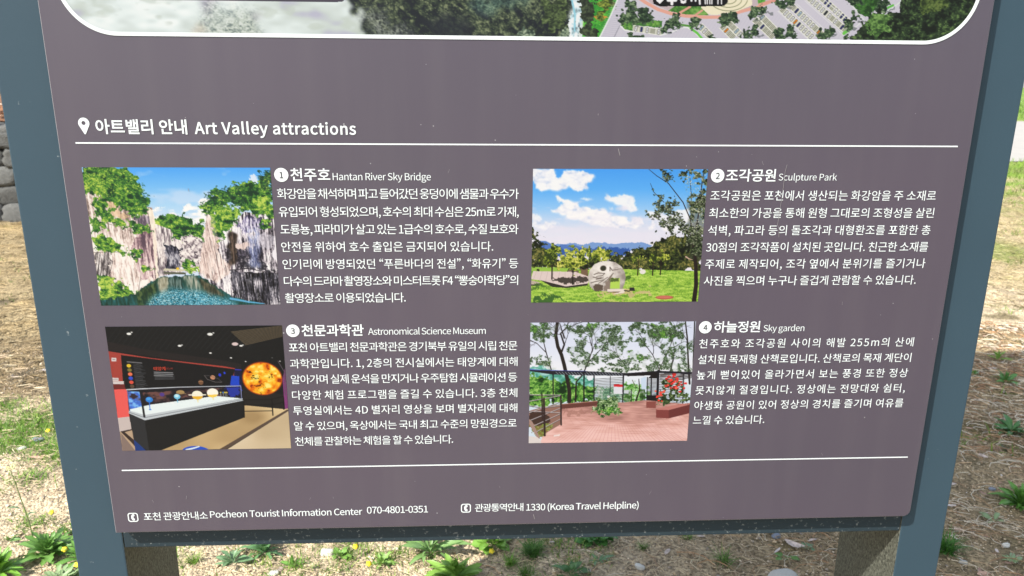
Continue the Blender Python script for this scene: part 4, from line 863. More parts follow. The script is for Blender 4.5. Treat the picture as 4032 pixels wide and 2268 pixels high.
TEXTS = [
    ('heading', '아트밸리 안내', 0.0410, 0.1357, 0.1765, 0.01572, 'mid'),
    ('heading', 'Art Valley attractions', 0.1434, 0.3139, 0.1835, 0.01254, 'base'),
    ('title', '천주호', 0.2410, 0.2838, 0.2268, 0.01474, 'mid'),
    ('caption', 'Hantan River Sky Bridge', 0.2864, 0.3932, 0.2327, 0.00769, 'base'),
    ('body', '화강암을 채석하며 파고 들어갔던 웅덩이에 샘물과 우수가', 0.2251, 0.4902, 0.2476, 0.01149, 'mid'),
    ('body', '유입되어 형성되었으며, 호수의 최대 수심은 25m로 가재,', 0.2255, 0.4904, 0.2676, 0.01164, 'mid'),
    ('body', '도룡뇽, 피라미가 살고 있는 1급수의 호수로, 수질 보호와', 0.2259, 0.4902, 0.2873, 0.01178, 'mid'),
    ('body', '안전을 위하여 호수 출입은 금지되어 있습니다.', 0.2254, 0.4619, 0.3072, 0.01170, 'mid'),
    ('body', '인기리에 방영되었던 “푸른바다의 전설”, “화유기” 등', 0.2255, 0.4903, 0.3270, 0.01184, 'mid'),
    ('body', '다수의 드라마 촬영장소와 미스터트롯 F4 “뽕숭아학당”의', 0.2256, 0.4905, 0.3468, 0.01175, 'mid'),
    ('body', '촬영장소로 이용되었습니다.', 0.2255, 0.3617, 0.3666, 0.01189, 'mid'),
    ('title', '조각공원', 0.7224, 0.7793, 0.2266, 0.01431, 'mid'),
    ('caption', 'Sculpture Park', 0.7828, 0.8498, 0.2322, 0.00742, 'base'),
    ('body', '조각공원은 포천에서 생산되는 화강암을 주 소재로', 0.7066, 0.9683, 0.2493, 0.01147, 'mid'),
    ('body', '최소한의 가공을 통해 원형 그대로의 조형성을 살린', 0.7067, 0.9692, 0.2692, 0.01162, 'mid'),
    ('body', '석벽, 파고라 등의 돌조각과 대형환조를 포함한 총', 0.7069, 0.9681, 0.2892, 0.01154, 'mid'),
    ('body', '30점의 조각작품이 설치된 곳입니다. 친근한 소재를', 0.7062, 0.9684, 0.3090, 0.01156, 'mid'),
    ('body', '주제로 제작되어, 조각 옆에서 분위기를 즐기거나', 0.7066, 0.9681, 0.3288, 0.01170, 'mid'),
    ('body', '사진을 찍으며 누구나 즐겁게 관람할 수 있습니다.', 0.7066, 0.9599, 0.3488, 0.01173, 'mid'),
    ('title', '천문과학관', 0.2415, 0.3124, 0.4056, 0.01487, 'mid'),
    ('caption', 'Astronomical Science Museum', 0.3174, 0.4534, 0.4115, 0.00802, 'base'),
    ('body', '포천 아트밸리 천문과학관은 경기북부 유일의 시립 천문', 0.2256, 0.4904, 0.4262, 0.01160, 'mid'),
    ('body', '과학관입니다. 1, 2층의 전시실에서는 태양계에 대해', 0.2256, 0.4908, 0.4461, 0.01174, 'mid'),
    ('body', '알아가며 실제 운석을 만지거나 우주탐험 시뮬레이션 등', 0.2254, 0.4905, 0.4658, 0.01188, 'mid'),
    ('body', '다양한 체험 프로그램을 즐길 수 있습니다. 3층 천체', 0.2254, 0.4910, 0.4858, 0.01178, 'mid'),
    ('body', '투영실에서는 4D 별자리 영상을 보며 별자리에 대해', 0.2253, 0.4912, 0.5054, 0.01179, 'mid'),
    ('body', '알 수 있으며, 옥상에서는 국내 최고 수준의 망원경으로', 0.2251, 0.4905, 0.5254, 0.01180, 'mid'),
    ('body', '천체를 관찰하는 체험을 할 수 있습니다.', 0.2249, 0.4137, 0.5454, 0.01194, 'mid'),
    ('title', '하늘정원', 0.7229, 0.7785, 0.4054, 0.01442, 'mid'),
    ('caption', 'Sky garden', 0.7828, 0.8323, 0.4113, 0.00767, 'base'),
    ('body', '천주호와 조각공원 사이의 해발 255m의 산에', 0.7068, 0.9689, 0.4262, 0.01178, 'mid'),
    ('body', '설치된 목재형 산책로입니다. 산책로의 목재 계단이', 0.7069, 0.9688, 0.4462, 0.01180, 'mid'),
    ('body', '높게 뻗어있어 올라가면서 보는 풍경 또한 정상', 0.7067, 0.9677, 0.4660, 0.01194, 'mid'),
    ('body', '못지않게 절경입니다. 정상에는 전망대와 쉼터,', 0.7067, 0.9672, 0.4859, 0.01196, 'mid'),
    ('body', '야생화 공원이 있어 정상의 경치를 즐기며 여유를', 0.7067, 0.9678, 0.5057, 0.01197, 'mid'),
    ('body', '느낄 수 있습니다.', 0.7065, 0.7954, 0.5252, 0.01186, 'mid'),
    ('contact', '포천 관광안내소', 0.0362, 0.1130, 0.6428, 0.01193, 'mid'),
    ('contact', 'Pocheon Tourist Information Center', 0.1158, 0.3006, 0.6462, 0.00901, 'base'),
    ('contact', '070-4801-0351', 0.3063, 0.3815, 0.6448, 0.00936, 'base'),
    ('contact', '관광통역안내', 0.4396, 0.5001, 0.6399, 0.01189, 'mid'),
    ('contact', '1330 (Korea Travel Helpline)', 0.5037, 0.6455, 0.6450, 0.00918, 'base'),
]
for c_, s_, x0_, x1_, y_, h_, md_ in TEXTS: lettering(c_, s_, x0_, x1_, y_, h_, md_)
for k_, (bx, by) in enumerate(((.2312, .2271), (.7130, .2271), (.2316, .4058), (.7126, .4057))):
    bd = shape('number_badge', [circ(bx, by, .0076)], M_white, .0006, board)
    bd['label'] = 'round white badge with the numeral %d' % (k_+1)
    o_ = lettering('numeral', str(k_+1), bx-.0022, bx+.0022, by+.0034, .0068, 'base', 'numeral', M_numeral, board, .0011)
    c_ = np.zeros(len(o_.data.vertices)*3); o_.data.vertices.foreach_get('co', c_); c_ = c_.reshape(-1, 3)
    c_[:, 0] += PX(bx)-(c_[:, 0].min()+c_[:, 0].max())/2; o_.data.vertices.foreach_set('co', c_.ravel()); o_.data.update()
    o_.parent = bd; o_.location = (0, 0, 0)
# the red heading on the wall in the museum photograph
M_red = mat('red_print', (.30, .035, .02), .45, .2); M_dimred = mat('dim_red_print', (.10, .02, .018), .45, .2)
lettering('photo', '태양계', .0701, .0834, .4504, .0046, 'mid', 'picture_text', M_red, board, .0009)
lettering('photo', 'SOLAR', .0839, .0921, .4515, .0022, 'base', 'picture_text', M_dimred, board, .0009)
# map pin
pin = [(.0293+.0058*math.cos(a), .1731+.0058*math.sin(a)) for a in np.linspace(math.radians(152), math.radians(388), 30)]
shape('pin_icon', [pin+[(.0299, .1845), (.0287, .1845)], circ(.0291, .1729, .0021, 20)], M_white, .0006, board)
# telephone pictograms
for ix, iy in ((.0235, .6436), (.4285, .6401)):
    hw = .0062
    ic = shape('telephone_icon', [rrect(ix-hw, ix+hw, iy-hw, iy+hw, .0032, 6), rrect(ix-hw+.0013, ix+hw-.0013, iy-hw+.0013, iy+hw-.0013, .0022, 6)], M_white, .0006, board)
    hs = [(ix-.0006, iy-.0042), (ix+.0016, iy-.0044), (ix+.0022, iy-.0020), (ix+.0006, iy-.0012), (ix+.0006, iy+.0012), (ix+.0022, iy+.0020), (ix+.0016, iy+.0044), (ix-.0006, iy+.0042), (ix-.0022, iy+.0018), (ix-.0022, iy-.0018)]
    o_ = shape('handset', [hs], M_white, .0006, board); o_.parent = ic; o_.location = (0, 0, 0)
# scratches in the coating
def scratch(pts, wd):
    L = [(x-wd/2, y) for x, y in pts]+[(x+wd/2, y) for x, y in pts[::-1]]
    shape('scratch', [L], M_scratch, .0010, board)
scratch([(.7908, .2144), (.7894, .2219), (.7891, .2401), (.7885, .2554), (.7873, .2762), (.7869, .2829), (.7892, .2884), (.7899, .2974)], .00055)
scratch([(.5994, .1975), (.6016, .2050)], .0008); scratch([(.5128, .6505), (.5145, .6574)], .0008); scratch([(.5757, .1600), (.5757, .1618)], .0008)
q_ = np.random.default_rng(12)
for k_ in range(16):
    x_, y_, a_ = q_.uniform(.03, .97), q_.uniform(.10, .65), q_.uniform(0, 3.14); l_ = q_.uniform(.0008, .0026)
    scratch([(x_, y_), (x_+l_*math.cos(a_)*.4, y_+l_), (x_+l_*math.cos(a_), y_+l_*2)], .00042)
# ------------------------------------------------------------------ ground
def vnoise(x, y, s, seed=0):
    """smooth value noise at points (x, y), cell size s"""
    g = np.random.default_rng(seed).standard_normal((257, 257))
    gx, gy = np.asarray(x)/s+97.3, np.asarray(y)/s+61.7
    ix, iy = np.floor(gx).astype(int), np.floor(gy).astype(int)
    fx, fy = gx-ix, gy-iy; fx = fx*fx*(3-2*fx); fy = fy*fy*(3-2*fy)
    a = g[iy % 257, ix % 257]; b = g[iy % 257, (ix+1) % 257]; c = g[(iy+1) % 257, ix % 257]; d = g[(iy+1) % 257, (ix+1) % 257]
    return (a*(1-fx)+b*fx)*(1-fy)+(c*(1-fx)+d*fx)*fy
def gh(x, y):
    near = np.clip(1-np.hypot(np.asarray(x), np.asarray(y)-1)/9, 0, 1)
    return near*(.012*vnoise(x, y, .9, 1)+.006*vnoise(x, y, .22, 2)+.0035*vnoise(x, y, .07, 3))
def sm(t, a, b):
    t = np.clip((np.asarray(t)-a)/(b-a), 0, 1); return t*t*(3-2*t)
def ground_col(x, y):
    n1 = vnoise(x, y, .45, 11); n2 = vnoise(x, y, .13, 12); n3 = vnoise(x, y, 1.6, 13); n4 = vnoise(x, y, .045, 14)
    def mix(a, b, t): return a*(1-t[:, None])+np.asarray(b)*t[:, None]
    c = np.tile([.41, .335, .225], (len(x), 1))                       # pale sandy gravel
    c = mix(c, (.235, .18, .10), sm(x+n1*.12, .1, .9)*.9*(1-sm(y-.42*(x-2)+n1*.1, 2.42, 2.62)*(x > 1.2)))   # needle litter on the right; sunlit strip past its edge painted pale
    c = mix(c, (.10, .08, .025), sm(n2+n1*.8, .7, 1.4)*.8*(sm(x, .1, .7)))     # mossy dark soil
    c = mix(c, (.16, .13, .09), sm(n2, .9, 1.8)*.4)
    lf = x < 0
    c = mix(c, (.25, .195, .11), sm(y+n1*.15+n2*.1, 1.75, 2.2)*lf)               # dry turf on the left
    c = mix(c, (.37, .275, .14), sm(y+n1*.3, 2.7, 3.6)*sm(-n2-n1*.3, -.6, .8)*lf)
    c = mix(c, (.155, .115, .065), sm(y+n1*.15, 2.0, 2.2)*(1-sm(y+n1*.15, 2.55, 2.9))*.75*lf)
    c = mix(c, (.06, .052, .038), sm(n2*.8+n1, 1.0, 1.8)*.7*lf*(y > 2)*(y < 3.6))
    c = mix(c, (.14, .15, .045), sm(n3+n2*.5, .9, 1.6)*.6*lf*(y > 3.5))
    rt = x > 1.2
    c = mix(c, (.36, .29, .17), sm(y+n1*.15, 3.6, 3.9)*rt)                      # dry grass beyond the pale sunlit strip
    c = mix(c, (.14, .18, .035), sm(n1+n2*.7, .3, 1.2)*.75*(y > 4.6)*rt)
    c = mix(c, (.16, .24, .035), sm(y+n1*.6, 7.4, 8.4)*(sm(n1+n2, -1.2, .2))*rt)
    far = sm(np.hypot(x, y), 26, 40)
    c = mix(c, (.13, .21, .04), far)
    return np.clip(c*(1+.10*n4[:, None]+.06*n2[:, None]), .01, .8)
def build_ground():
    gx = np.unique(np.r_[-np.geomspace(3.2, 120, 46)[::-1], np.arange(-3.2, 4.2, .03), np.geomspace(4.2, 120, 46)])
    gy = np.unique(np.r_[-np.geomspace(.3, 80, 22)[::-1], np.arange(-.3, 4., .03), np.geomspace(4., 140, 70)])
    X, Y = np.meshgrid(gx, gy); x, y = X.ravel(), Y.ravel()
    V = np.c_[x, y, gh(x, y)]
    w, h = len(gx), len(gy); i = np.arange(w*h).reshape(h, w)
    F = np.stack([i[:-1, :-1], i[:-1, 1:], i[1:, 1:], i[1:, :-1]], -1).reshape(-1, 4)
    def f(nt, n, l, b):
        a = node(n, 'ShaderNodeAttribute'); a.attribute_name = 'tint'; tc = node(n, 'ShaderNodeTexCoord')
        v = node(n, 'ShaderNodeTexVoronoi'); v.inputs['Scale'].default_value = 130; l.new(tc.outputs['Object'], v.inputs['Vector'])
        t = node(n, 'ShaderNodeTexNoise'); t.inputs['Scale'].default_value = 45; t.inputs['Detail'].default_value = 8; t.inputs['Roughness'].default_value = .7; l.new(tc.outputs['Object'], t.inputs['Vector'])
        sp = node(n, 'ShaderNodeSeparateColor'); l.new(v.outputs['Color'], sp.inputs[0])
        m1 = node(n, 'ShaderNodeMapRange'); m1.inputs['To Min'].default_value = .55; m1.inputs['To Max'].default_value = 1.5; l.new(sp.outputs[0], m1.inputs[0])
        m2 = node(n, 'ShaderNodeMapRange'); m2.inputs['From Min'].default_value = .3; m2.inputs['From Max'].default_value = .7; m2.inputs['To Min'].default_value = .6; m2.inputs['To Max'].default_value = 1.4; l.new(t.outputs[0], m2.inputs[0])
        mm = node(n, 'ShaderNodeMath', operation='MULTIPLY'); l.new(m1.outputs[0], mm.inputs[0]); l.new(m2.outputs[0], mm.inputs[1])
        s = node(n, 'ShaderNodeVectorMath', operation='SCALE'); l.new(a.outputs['Color'], s.inputs[0]); l.new(mm.outputs[0], s.inputs['Scale']); l.new(s.outputs[0], b.inputs['Base Color'])
        ad = node(n, 'ShaderNodeMath', operation='SUBTRACT'); l.new(t.outputs[0], ad.inputs[0]); l.new(v.outputs['Distance'], ad.inputs[1])
        bp = node(n, 'ShaderNodeBump'); bp.inputs['Strength'].default_value = .9; bp.inputs['Distance'].default_value = .006; l.new(ad.outputs[0], bp.inputs['Height']); l.new(bp.outputs[0], b.inputs['Normal'])
    tag(link('ground', pymesh('ground', V, F, ground_col(x, y), True), mat('sandy_ground', rough=.95, spec=.15, fn=f)), 'sandy ground with dry turf and pine litter behind the board', kind='structure')
build_ground()
def f_pave(nt, n, l, b):
    tc = node(n, 'ShaderNodeTexCoord'); t = node(n, 'ShaderNodeTexNoise'); t.inputs['Scale'].default_value = 3; t.inputs['Detail'].default_value = 8; l.new(tc.outputs['Object'], t.inputs['Vector'])
    c = node(n, 'ShaderNodeMixRGB'); l.new(t.outputs[0], c.inputs[0]); c.inputs[1].default_value = (.26, .25, .23, 1); c.inputs[2].default_value = (.38, .36, .33, 1); l.new(c.outputs[0], b.inputs['Base Color'])
xs_ = np.linspace(3, 70, 60)
tag(link('road', pymesh('road', np.concatenate([np.c_[xs_, 11.9+.12*(xs_-9)+.15*np.sin(xs_*.7), np.full(60, .012)], np.c_[xs_, 24.+.12*(xs_-9), np.full(60, .012)]]), np.array([(i, i+1, 61+i, 60+i) for i in range(59)])), mat('pale_road_surface', rough=.9, spec=.2, fn=f_pave)), 'pale paved road across the grass', kind='structure')

# ------------------------------------------------------------------ scatter: gravel, needles, dead leaves, grass
def scatter(name, T, F, P, S, ang, tilt, cols, m, label, smooth=False, vary=.0):
    """copies of template vertices T merged into one mesh: positions P, scales S (n,3), turn ang about z, tilt about x"""
    n = len(P); k = len(T)
    V = T[None]*S[:, None, :]
    if vary: V = V*(1+rng.normal(0, vary, (n, k, 1)))
    ct, st = np.cos(tilt)[:, None], np.sin(tilt)[:, None]
    y, z = V[..., 1]*ct-V[..., 2]*st, V[..., 1]*st+V[..., 2]*ct
    ca, sa = np.cos(ang)[:, None], np.sin(ang)[:, None]
    x, y = V[..., 0]*ca-y*sa, V[..., 0]*sa+y*ca
    V = np.stack([x, y, z], -1)+P[:, None, :]
    FF = (F[None]+(np.arange(n)*k)[:, None, None]).reshape(-1, F.shape[1])
    o = link(name, pymesh(name, V.reshape(-1, 3), FF, np.repeat(cols, k, 0), smooth), m)
    return tag(o, label, kind='stuff')
def clear(x, y, pad=.01):
    """keep points off the two posts"""
    inpost = (y > G-pad) & (y < DEP+pad) & (((x > PX(-.0605)-pad) & (x < PX(0)+pad)) | ((x > PX(1)-pad) & (x < PX(1.06)+pad)))
    return ~inpost
def spread(n, x0, x1, y0, y1, fn=None, seed=1):
    r = np.random.default_rng(seed); x = r.uniform(x0, x1, n); y = y0+(y1-y0)*r.random(n)**1.15
    k = clear(x, y)
    if fn is not None: k &= r.random(n) < fn(x, y)
    return x[k], y[k]
OCT = np.array([(1, 0, 0), (-.9, .1, 0), (.1, 1, 0), (0, -1, .1), (.1, 0, .75), (0, .1, -.7)], float)
OCF = np.array([(0, 2, 4), (2, 1, 4), (1, 3, 4), (3, 0, 4), (2, 0, 5), (1, 2, 5), (3, 1, 5), (0, 3, 5)])
M_peb = attr_mat('gravel_stone', rough=.85, spec=.25, noise=(180, .2))
x, y = spread(62000, -2.6, 3.4, .45, 2.8, None, 21)
n = len(x); s = .0015+.0036*rng.random(n)**2.2+.005*(rng.random(n) > .975)
base = np.array([(.52, .43, .30), (.42, .33, .23), (.64, .56, .44), (.34, .30, .25), (.48, .37, .24), (.24, .22, .20)])[rng.choice(6, n, p=[.3, .22, .2, .12, .1, .06])]
base = base*np.array([1.05, 1., .92])
base = base*(1+.05*sm(x, .1, .9))[:, None]*rng.uniform(.8, 1.15, (n, 1))
scatter('gravel', OCT, OCF, np.c_[x, y, gh(x, y)+s*.35], np.c_[s*rng.uniform(.8, 1.5, n), s*rng.uniform(.7, 1.1, n), s*rng.uniform(.5, .9, n)], rng.uniform(0, 6.28, n), rng.normal(0, .4, n), base, M_peb, 'loose pale gravel lying on the sandy ground', vary=.15)
x, y = spread(9000, -7, 8, 2.8, 8, None, 22); n = len(x); s = .006+.010*rng.random(n)**2
scatter('gravel', OCT, OCF, np.c_[x, y, gh(x, y)+s*.2], np.c_[s*rng.uniform(.8, 1.6, n), s, s*.6], rng.uniform(0, 6.28, n), rng.normal(0, .3, n), ground_col(x, y)*rng.uniform(.7, 1.5, (n, 1)), M_peb, 'scattered small stones in the dry grass farther back', vary=.15)
# pine needles and straw: thin bent strips with three sides
def strip(seg=3, bend=.12):
    T = []
    for i in range(seg+1):
        t = i/seg; T += [(t-.5, bend*math.sin(t*3.14)-.5*.01, 0), (t-.5, bend*math.sin(t*3.14)+.5*.01, .004), (t-.5, bend*math.sin(t*3.14), .009)]
    F = []
    for i in range(seg):
        a = i*3; F += [(a, a+3, a+5, a+2), (a+1, a+4, a+3, a), (a+2, a+5, a+4, a+1)]
    return np.array(T, float), np.array(F)
M_needle = attr_mat('dry_needle', rough=.6, spec=.3, noise=(60, .15))
ST, SF = strip()
for (n0, x0, x1, y0, y1, fn, l0, l1, pal, nm, lb, seed) in (
    (10500, -.1, 3.4, .5, 3.0, lambda x, y: (sm(x, -.1, 1.4)*.75+.1)*(.35+.9*sm(vnoise(x, y, .22, 77), -.6, .9)), .05, .12, ((.46, .27, .14), (.54, .38, .22), (.66, .56, .40), (.32, .21, .13), (.76, .69, .55)), 'pine_needles', 'brown pine needles strewn over the gravel right of the board', 31),
    (6500, -2.6, 1.2, .6, 2.6, lambda x, y: .35+.5*(vnoise(x, y, .3, 5) > .2), .02, .07, ((.66, .56, .38), (.58, .47, .30), (.46, .36, .24)), 'straw', 'short dry straw on the gravel left of the board', 32),
    (9000, -8, 0, 2.0, 6.6, lambda x, y: .9, .05, .13, ((.46, .34, .17), (.54, .43, .24), (.34, .25, .13), (.58, .50, .32)), 'dry_grass', 'flattened tan grass in front of the stone wall', 33),
    (9000, 1.6, 9, 3.3, 9., lambda x, y: .9, .05, .14, ((.50, .40, .23), (.58, .49, .31), (.40, .34, .16), (.26, .28, .08)), 'dry_grass', 'flattened tan grass right of the board', 34)):
    x, y = spread(n0, x0, x1, y0, y1, fn, seed); n = len(x); L = rng.uniform(l0, l1, n)
    wd = np.clip(y, 1, 3)*.17*rng.uniform(.7, 1.2, n)*(1.0 if nm != 'straw' else 1.2)
    pal = np.array(pal)[rng.integers(len(pal), size=n)]*rng.uniform(.8, 1.15, (n, 1))
    if nm == 'dry_grass': pal = pal*.35+ground_col(x, y)*1.15*.65
    scatter(nm, ST, SF, np.c_[x, y, gh(x, y)+.004+.008*rng.random(n)], np.c_[L, wd, wd], rng.normal(.1, .9, n), rng.normal(0, .1, n), pal, M_needle, lb)
# dead leaves and bark chips
def curl():
    T = []
    for i, t in enumerate(np.linspace(-1, 1, 5)):
        wv = .42*math.sqrt(max(1-abs(t)**2.2, .03)); c = .25*t*t
        T += [(t, -wv, c+.14), (t, 0, c), (t, wv, c+.16)]
    F = []
    for i in range(4):
        a = i*3; F += [(a, a+3, a+4, a+1), (a+1, a+4, a+5, a+2)]
    return np.array(T, float), np.array(F)
CT, CF = curl()
M_leafd = attr_mat('dead_leaf', rough=.7, spec=.3, noise=(90, .3))
x, y = spread(2100, -2.4, 3.4, .5, 3., lambda x, y: .18+.6*sm(x, .2, 1.0), 41); n = len(x); s = .006+.014*rng.random(n)**1.5+.012*(rng.random(n) > .9)
pal = np.array([(.48, .40, .34), (.56, .49, .44), (.34, .22, .16), (.43, .28, .20), (.62, .57, .52)])[rng.integers(5, size=n)]*rng.uniform(.8, 1.1, (n, 1))
scatter('dead_leaves', CT, CF, np.c_[x, y, gh(x, y)+.008], np.c_[s, s*rng.uniform(.6, 1, n), s*rng.uniform(-.8, 1, n)], rng.uniform(0, 6.28, n), rng.normal(0, .35, n), pal, M_leafd, 'curled grey brown leaves and bark chips among the needles', smooth=True)
# green grass blades
def blade():
    T = []
    for i, t in enumerate((0, .4, .75, 1.)):
        wv = .5*(1-t**1.6); T += [(-wv, .45*t*t, t), (wv, .45*t*t, t)]
    return np.array(T, float), np.array([(0, 1, 3, 2), (2, 3, 5, 4), (4, 5, 7, 6)])
BT, BF = blade()
M_grass = attr_mat('grass_blade', rough=.5, spec=.35, trans=.35)
def grass(name, x, y, h0, h1, w0, pal, label, lean=.5):
    n = len(x); h = rng.uniform(h0, h1, n); wd = w0*rng.uniform(.7, 1.3, n)
    pal = np.array(pal)[rng.integers(len(pal), size=n)]*rng.uniform(.8, 1.2, (n, 1))
    return scatter(name, BT, BF, np.c_[x, y, gh(x, y)-.003], np.c_[wd, h*rng.uniform(.3, 1.6, n), h], rng.uniform(0, 6.28, n), -np.abs(rng.normal(lean, .35, n)), pal, M_grass, label)
GP = [(.12, .24, .03), (.17, .33, .04), (.09, .18, .03), (.24, .36, .06)]
def clumps(cs, per, sp):
    X, Y = [], []
    for cx, cy, k in cs:
        m = int(per*k); X.append(cx+rng.normal(0, sp*math.sqrt(k), m)); Y.append(cy+rng.normal(0, sp*.8*math.sqrt(k), m))
    x, y = np.concatenate(X), np.concatenate(Y); k = clear(x, y); return x[k], y[k]
x, y = clumps([(-1.93, 1.74, 2.), (-1.81, 1.80, 1.6), (-1.92, 1.90, 1.6), (-1.62, 1.50, 1.), (-1.70, 1.58, 1.5), (-1.86, 1.62, 1.5), (-2.05, 1.75, 2.), (-1.66, 1.34, .5), (-1.95, 1.35, 1.2), (-1.88, 1.25, .8), (-2.15, 2.0, 1.4), (-1.50, 1.06, .3), (-1.36, 1.02, .2)], 420, .055)
grass('grass', x, y, .02, .05, .0035, GP, 'bright green grass patches on the gravel left of the board', .9)
x, y = clumps([(rng.uniform(-1.0, .35), rng.uniform(.66, 1.05), rng.uniform(.3, 1.1)) for _ in range(95)]+[(rng.uniform(-2.6, -1.2), rng.uniform(.6, 1.3), .3) for _ in range(8)]+[(rng.uniform(-1.0, .9), rng.uniform(1.05, 2.6), .6) for _ in range(26)], 46, .03)
grass('grass', x, y, .015, .045, .0028, GP+[(.22, .30, .07)], 'thin young grass sprouting through the gravel under the board', .5)
x, y = clumps([(rng.uniform(-7, -2.2), rng.uniform(2.6, 6.3), rng.uniform(.4, 1.2)) for _ in range(60)], 60, .10)
grass('grass', x, y, .02, .05, .006, [(.14, .19, .05), (.20, .22, .07), (.26, .24, .09)], 'sparse green blades in the dry turf by the wall', .9)
x, y = clumps([(rng.uniform(2.6, 9), rng.uniform(4.4, 8.2), rng.uniform(.4, 1.3)) for _ in range(90)]+[(2.32, 1.96, .15), (1.89, 1.56, .2), (1.94, 1.50, .3), (1.80, 1.48, .3), (3.28, 3.23, .3), (4.2, 4.5, .6)], 70, .10)
grass('grass', x, y, .03, .08, .006, [(.15, .25, .035), (.21, .30, .05), (.12, .20, .03)], 'green weeds and grass beyond the lit strip', .8)
x = rng.uniform(4.5, 16, 9000); y = rng.uniform(7.8, 12.2, 9000)
grass('grass', x, y, .05, .12, .012, [(.15, .26, .03), (.20, .32, .04), (.11, .20, .03)], 'lush green grass strip beside the road', .6)
x = rng.uniform(10, 50, 5000); y = 25+rng.random(5000)**1.5*20
grass('grass', x, y, .1, .3, .04, [(.15, .26, .03), (.20, .32, .04), (.11, .20, .03)], 'green grass beyond the road', .4)

# ------------------------------------------------------------------ single weeds, each a plant of its own
def leaf_mesh(shape='spoon', seed=0, tone=(.10, .20, .05)):
    r = np.random.default_rng(seed); ns = 7; V, Cc, F = [], [], []
    for i in range(ns):
        t = i/(ns-1)
        if shape == 'spoon': wv = .02+.15*math.sin(min(t*1.05, 1)*3.14)**.8*(.35+.9*t)
        elif shape == 'lance': wv = .015+.11*math.sin(t*3.0+.08)**.9
        elif shape == 'round': wv = .015+(.27*math.sqrt(max(1-((t-.68)/.33)**2, 0)) if t > .36 else 0)
        else: wv = .02+.13*math.sin(t*3.0+.1)*(1+.45*(1 if i % 2 else -1)*(i < 6))
        wv = max(wv*(1+r.normal(0, .06)), .004) if i < ns-1 else .006
        z = .42*t-.46*t*t+r.normal(0, .008)
        V += [(t, -wv, z+.3*wv), (t, 0, z-.01), (t, wv, z+.3*wv)]
        k = .85+.3*r.random()
        Cc += [np.array(tone)*k, np.array(tone)*1.25+.02, np.array(tone)*k]
    for i in range(ns-1):
        a = i*3; F += [(a, a+3, a+4, a+1), (a+1, a+4, a+5, a+2)]
    return pymesh('leaf', np.array(V), np.array(F), np.clip(Cc, 0, 1), True)
M_weed = attr_mat('weed_leaf', rough=.42, spec=.45, noise=(120, .12), trans=.25)
M_stem = mat('green_stem', (.16, .20, .07), .6); M_yellow = mat('yellow_petal', (.80, .62, .02), .6); M_cream = mat('cream_floret', (.62, .62, .30), .7)
LM = {}
def leafset(kind, tone):
    k = (kind, tone)
    if k not in LM:
        LM[k] = [leaf_mesh(kind, i*7+len(LM), tone) for i in range(3)]
        for me in LM[k]: me.materials.append(M_weed)
    return LM[k]
def tube(name, pts, r0, r1, m, parent=None, loc=None, k=6):
    V, F = [], []
    for i, p in enumerate(pts):
        r = r0+(r1-r0)*i/(len(pts)-1)
        for j in range(k): a = 6.2832*j/k; V.append((p[0]+r*math.cos(a), p[1]+r*math.sin(a), p[2]))
    for i in range(len(pts)-1):
        for j in range(k): F.append((i*k+j, i*k+(j+1) % k, (i+1)*k+(j+1) % k, (i+1)*k+j))
    return link(name, pymesh(name, np.array(V), np.array(F), None, True), m, parent, loc)
def weed(name, x, y, r, n, kind, tone, label, cat='weed', group=None, up=.35, layers=3, seed=0):
    q = np.random.default_rng(seed+int(abs(x)*1000)); t = empty(name, (x, y, float(gh(x, y)))); tag(t, label, cat, group)
    ms = leafset(kind, tone)
    r *= .88; n = int(n*1.25)
    for i in range(n):
        lay = i % layers; f = lay/max(layers-1, 1)
        o = bpy.data.objects.new('leaf', ms[int(q.integers(3))]); C.objects.link(o); o.parent = t
        a = i*2.39996+q.normal(0, .25); s = r*(1-.45*f)*q.uniform(.5, 1.12)
        o.rotation_euler = (q.normal(0, .25), -(up*(.25+f*1.5)+q.normal(0, .12)), a)
        o.location = (.06*r*math.cos(a), .06*r*math.sin(a), .004+.25*r*f*up)
        o.scale = (s, s*q.uniform(.7, 1.15), s)
    return t
YG, MG, DG, PG, BG = (.17, .30, .05), (.10, .21, .04), (.065, .16, .045), (.20, .29, .13), (.12, .22, .10)
weed('rosette_weed', 1.75, 1.02, .10, 70, 'spoon', (.10, .25, .035), 'largest glossy rosette weed on the litter right of the board', up=.85, layers=4)
weed('rosette_weed', 2.13, 1.60, .11, 40, 'lance', (.06, .17, .04), 'flat dark rosette weed higher up the litter right of the board', up=.30)
weed('leafy_weed', 1.60, .93, .06, 6, 'spoon', PG, 'small pale leaved weed at the foot of the large rosette weed', up=.3)
weed('sprig_weed', 2.63, 2.42, .08, 20, 'lance', YG, 'yellow green sprig at the lit edge of the gravel right of the board', up=.9)
weed('sprig_weed', 2.47, 2.13, .09, 24, 'lance', (.09, .22, .05), 'larger green sprig just below the lit gravel strip', up=.8)
weed('sprig_weed', 2.72, 2.24, .10, 24, 'lance', (.08, .20, .05), 'green sprig at the right edge of the picture below the lit strip', up=.8)
weed('sprig_weed', 2.36, 2.20, .05, 7, 'round', MG, 'tiny round sprig nearest the post below the lit strip', up=.8)
weed('leafy_weed', 1.50, .70, .07, 7, 'lance', PG, 'pale weed cut by the lower right corner of the picture', up=.5)
weed('leafy_weed', 1.98, 1.42, .045, 5, 'lance', (.04, .08, .05), 'dark grey green seedling between the two rosette weeds', up=.5)
weed('star_weed', -.22, .84, .135, 22, 'lance', (.15, .27, .08), 'star shaped weed with long leaves under the middle of the beam', up=.45)
weed('bushy_weed', -.03, .89, .075, 46, 'round', (.15, .30, .04), 'bushy light green weed with a yellow flower under the beam', up=.7)
weed('rosette_weed', .29, .89, .075, 52, 'round', (.06, .18, .035), 'round leaved dark weed in the shade under the beam', up=.55)
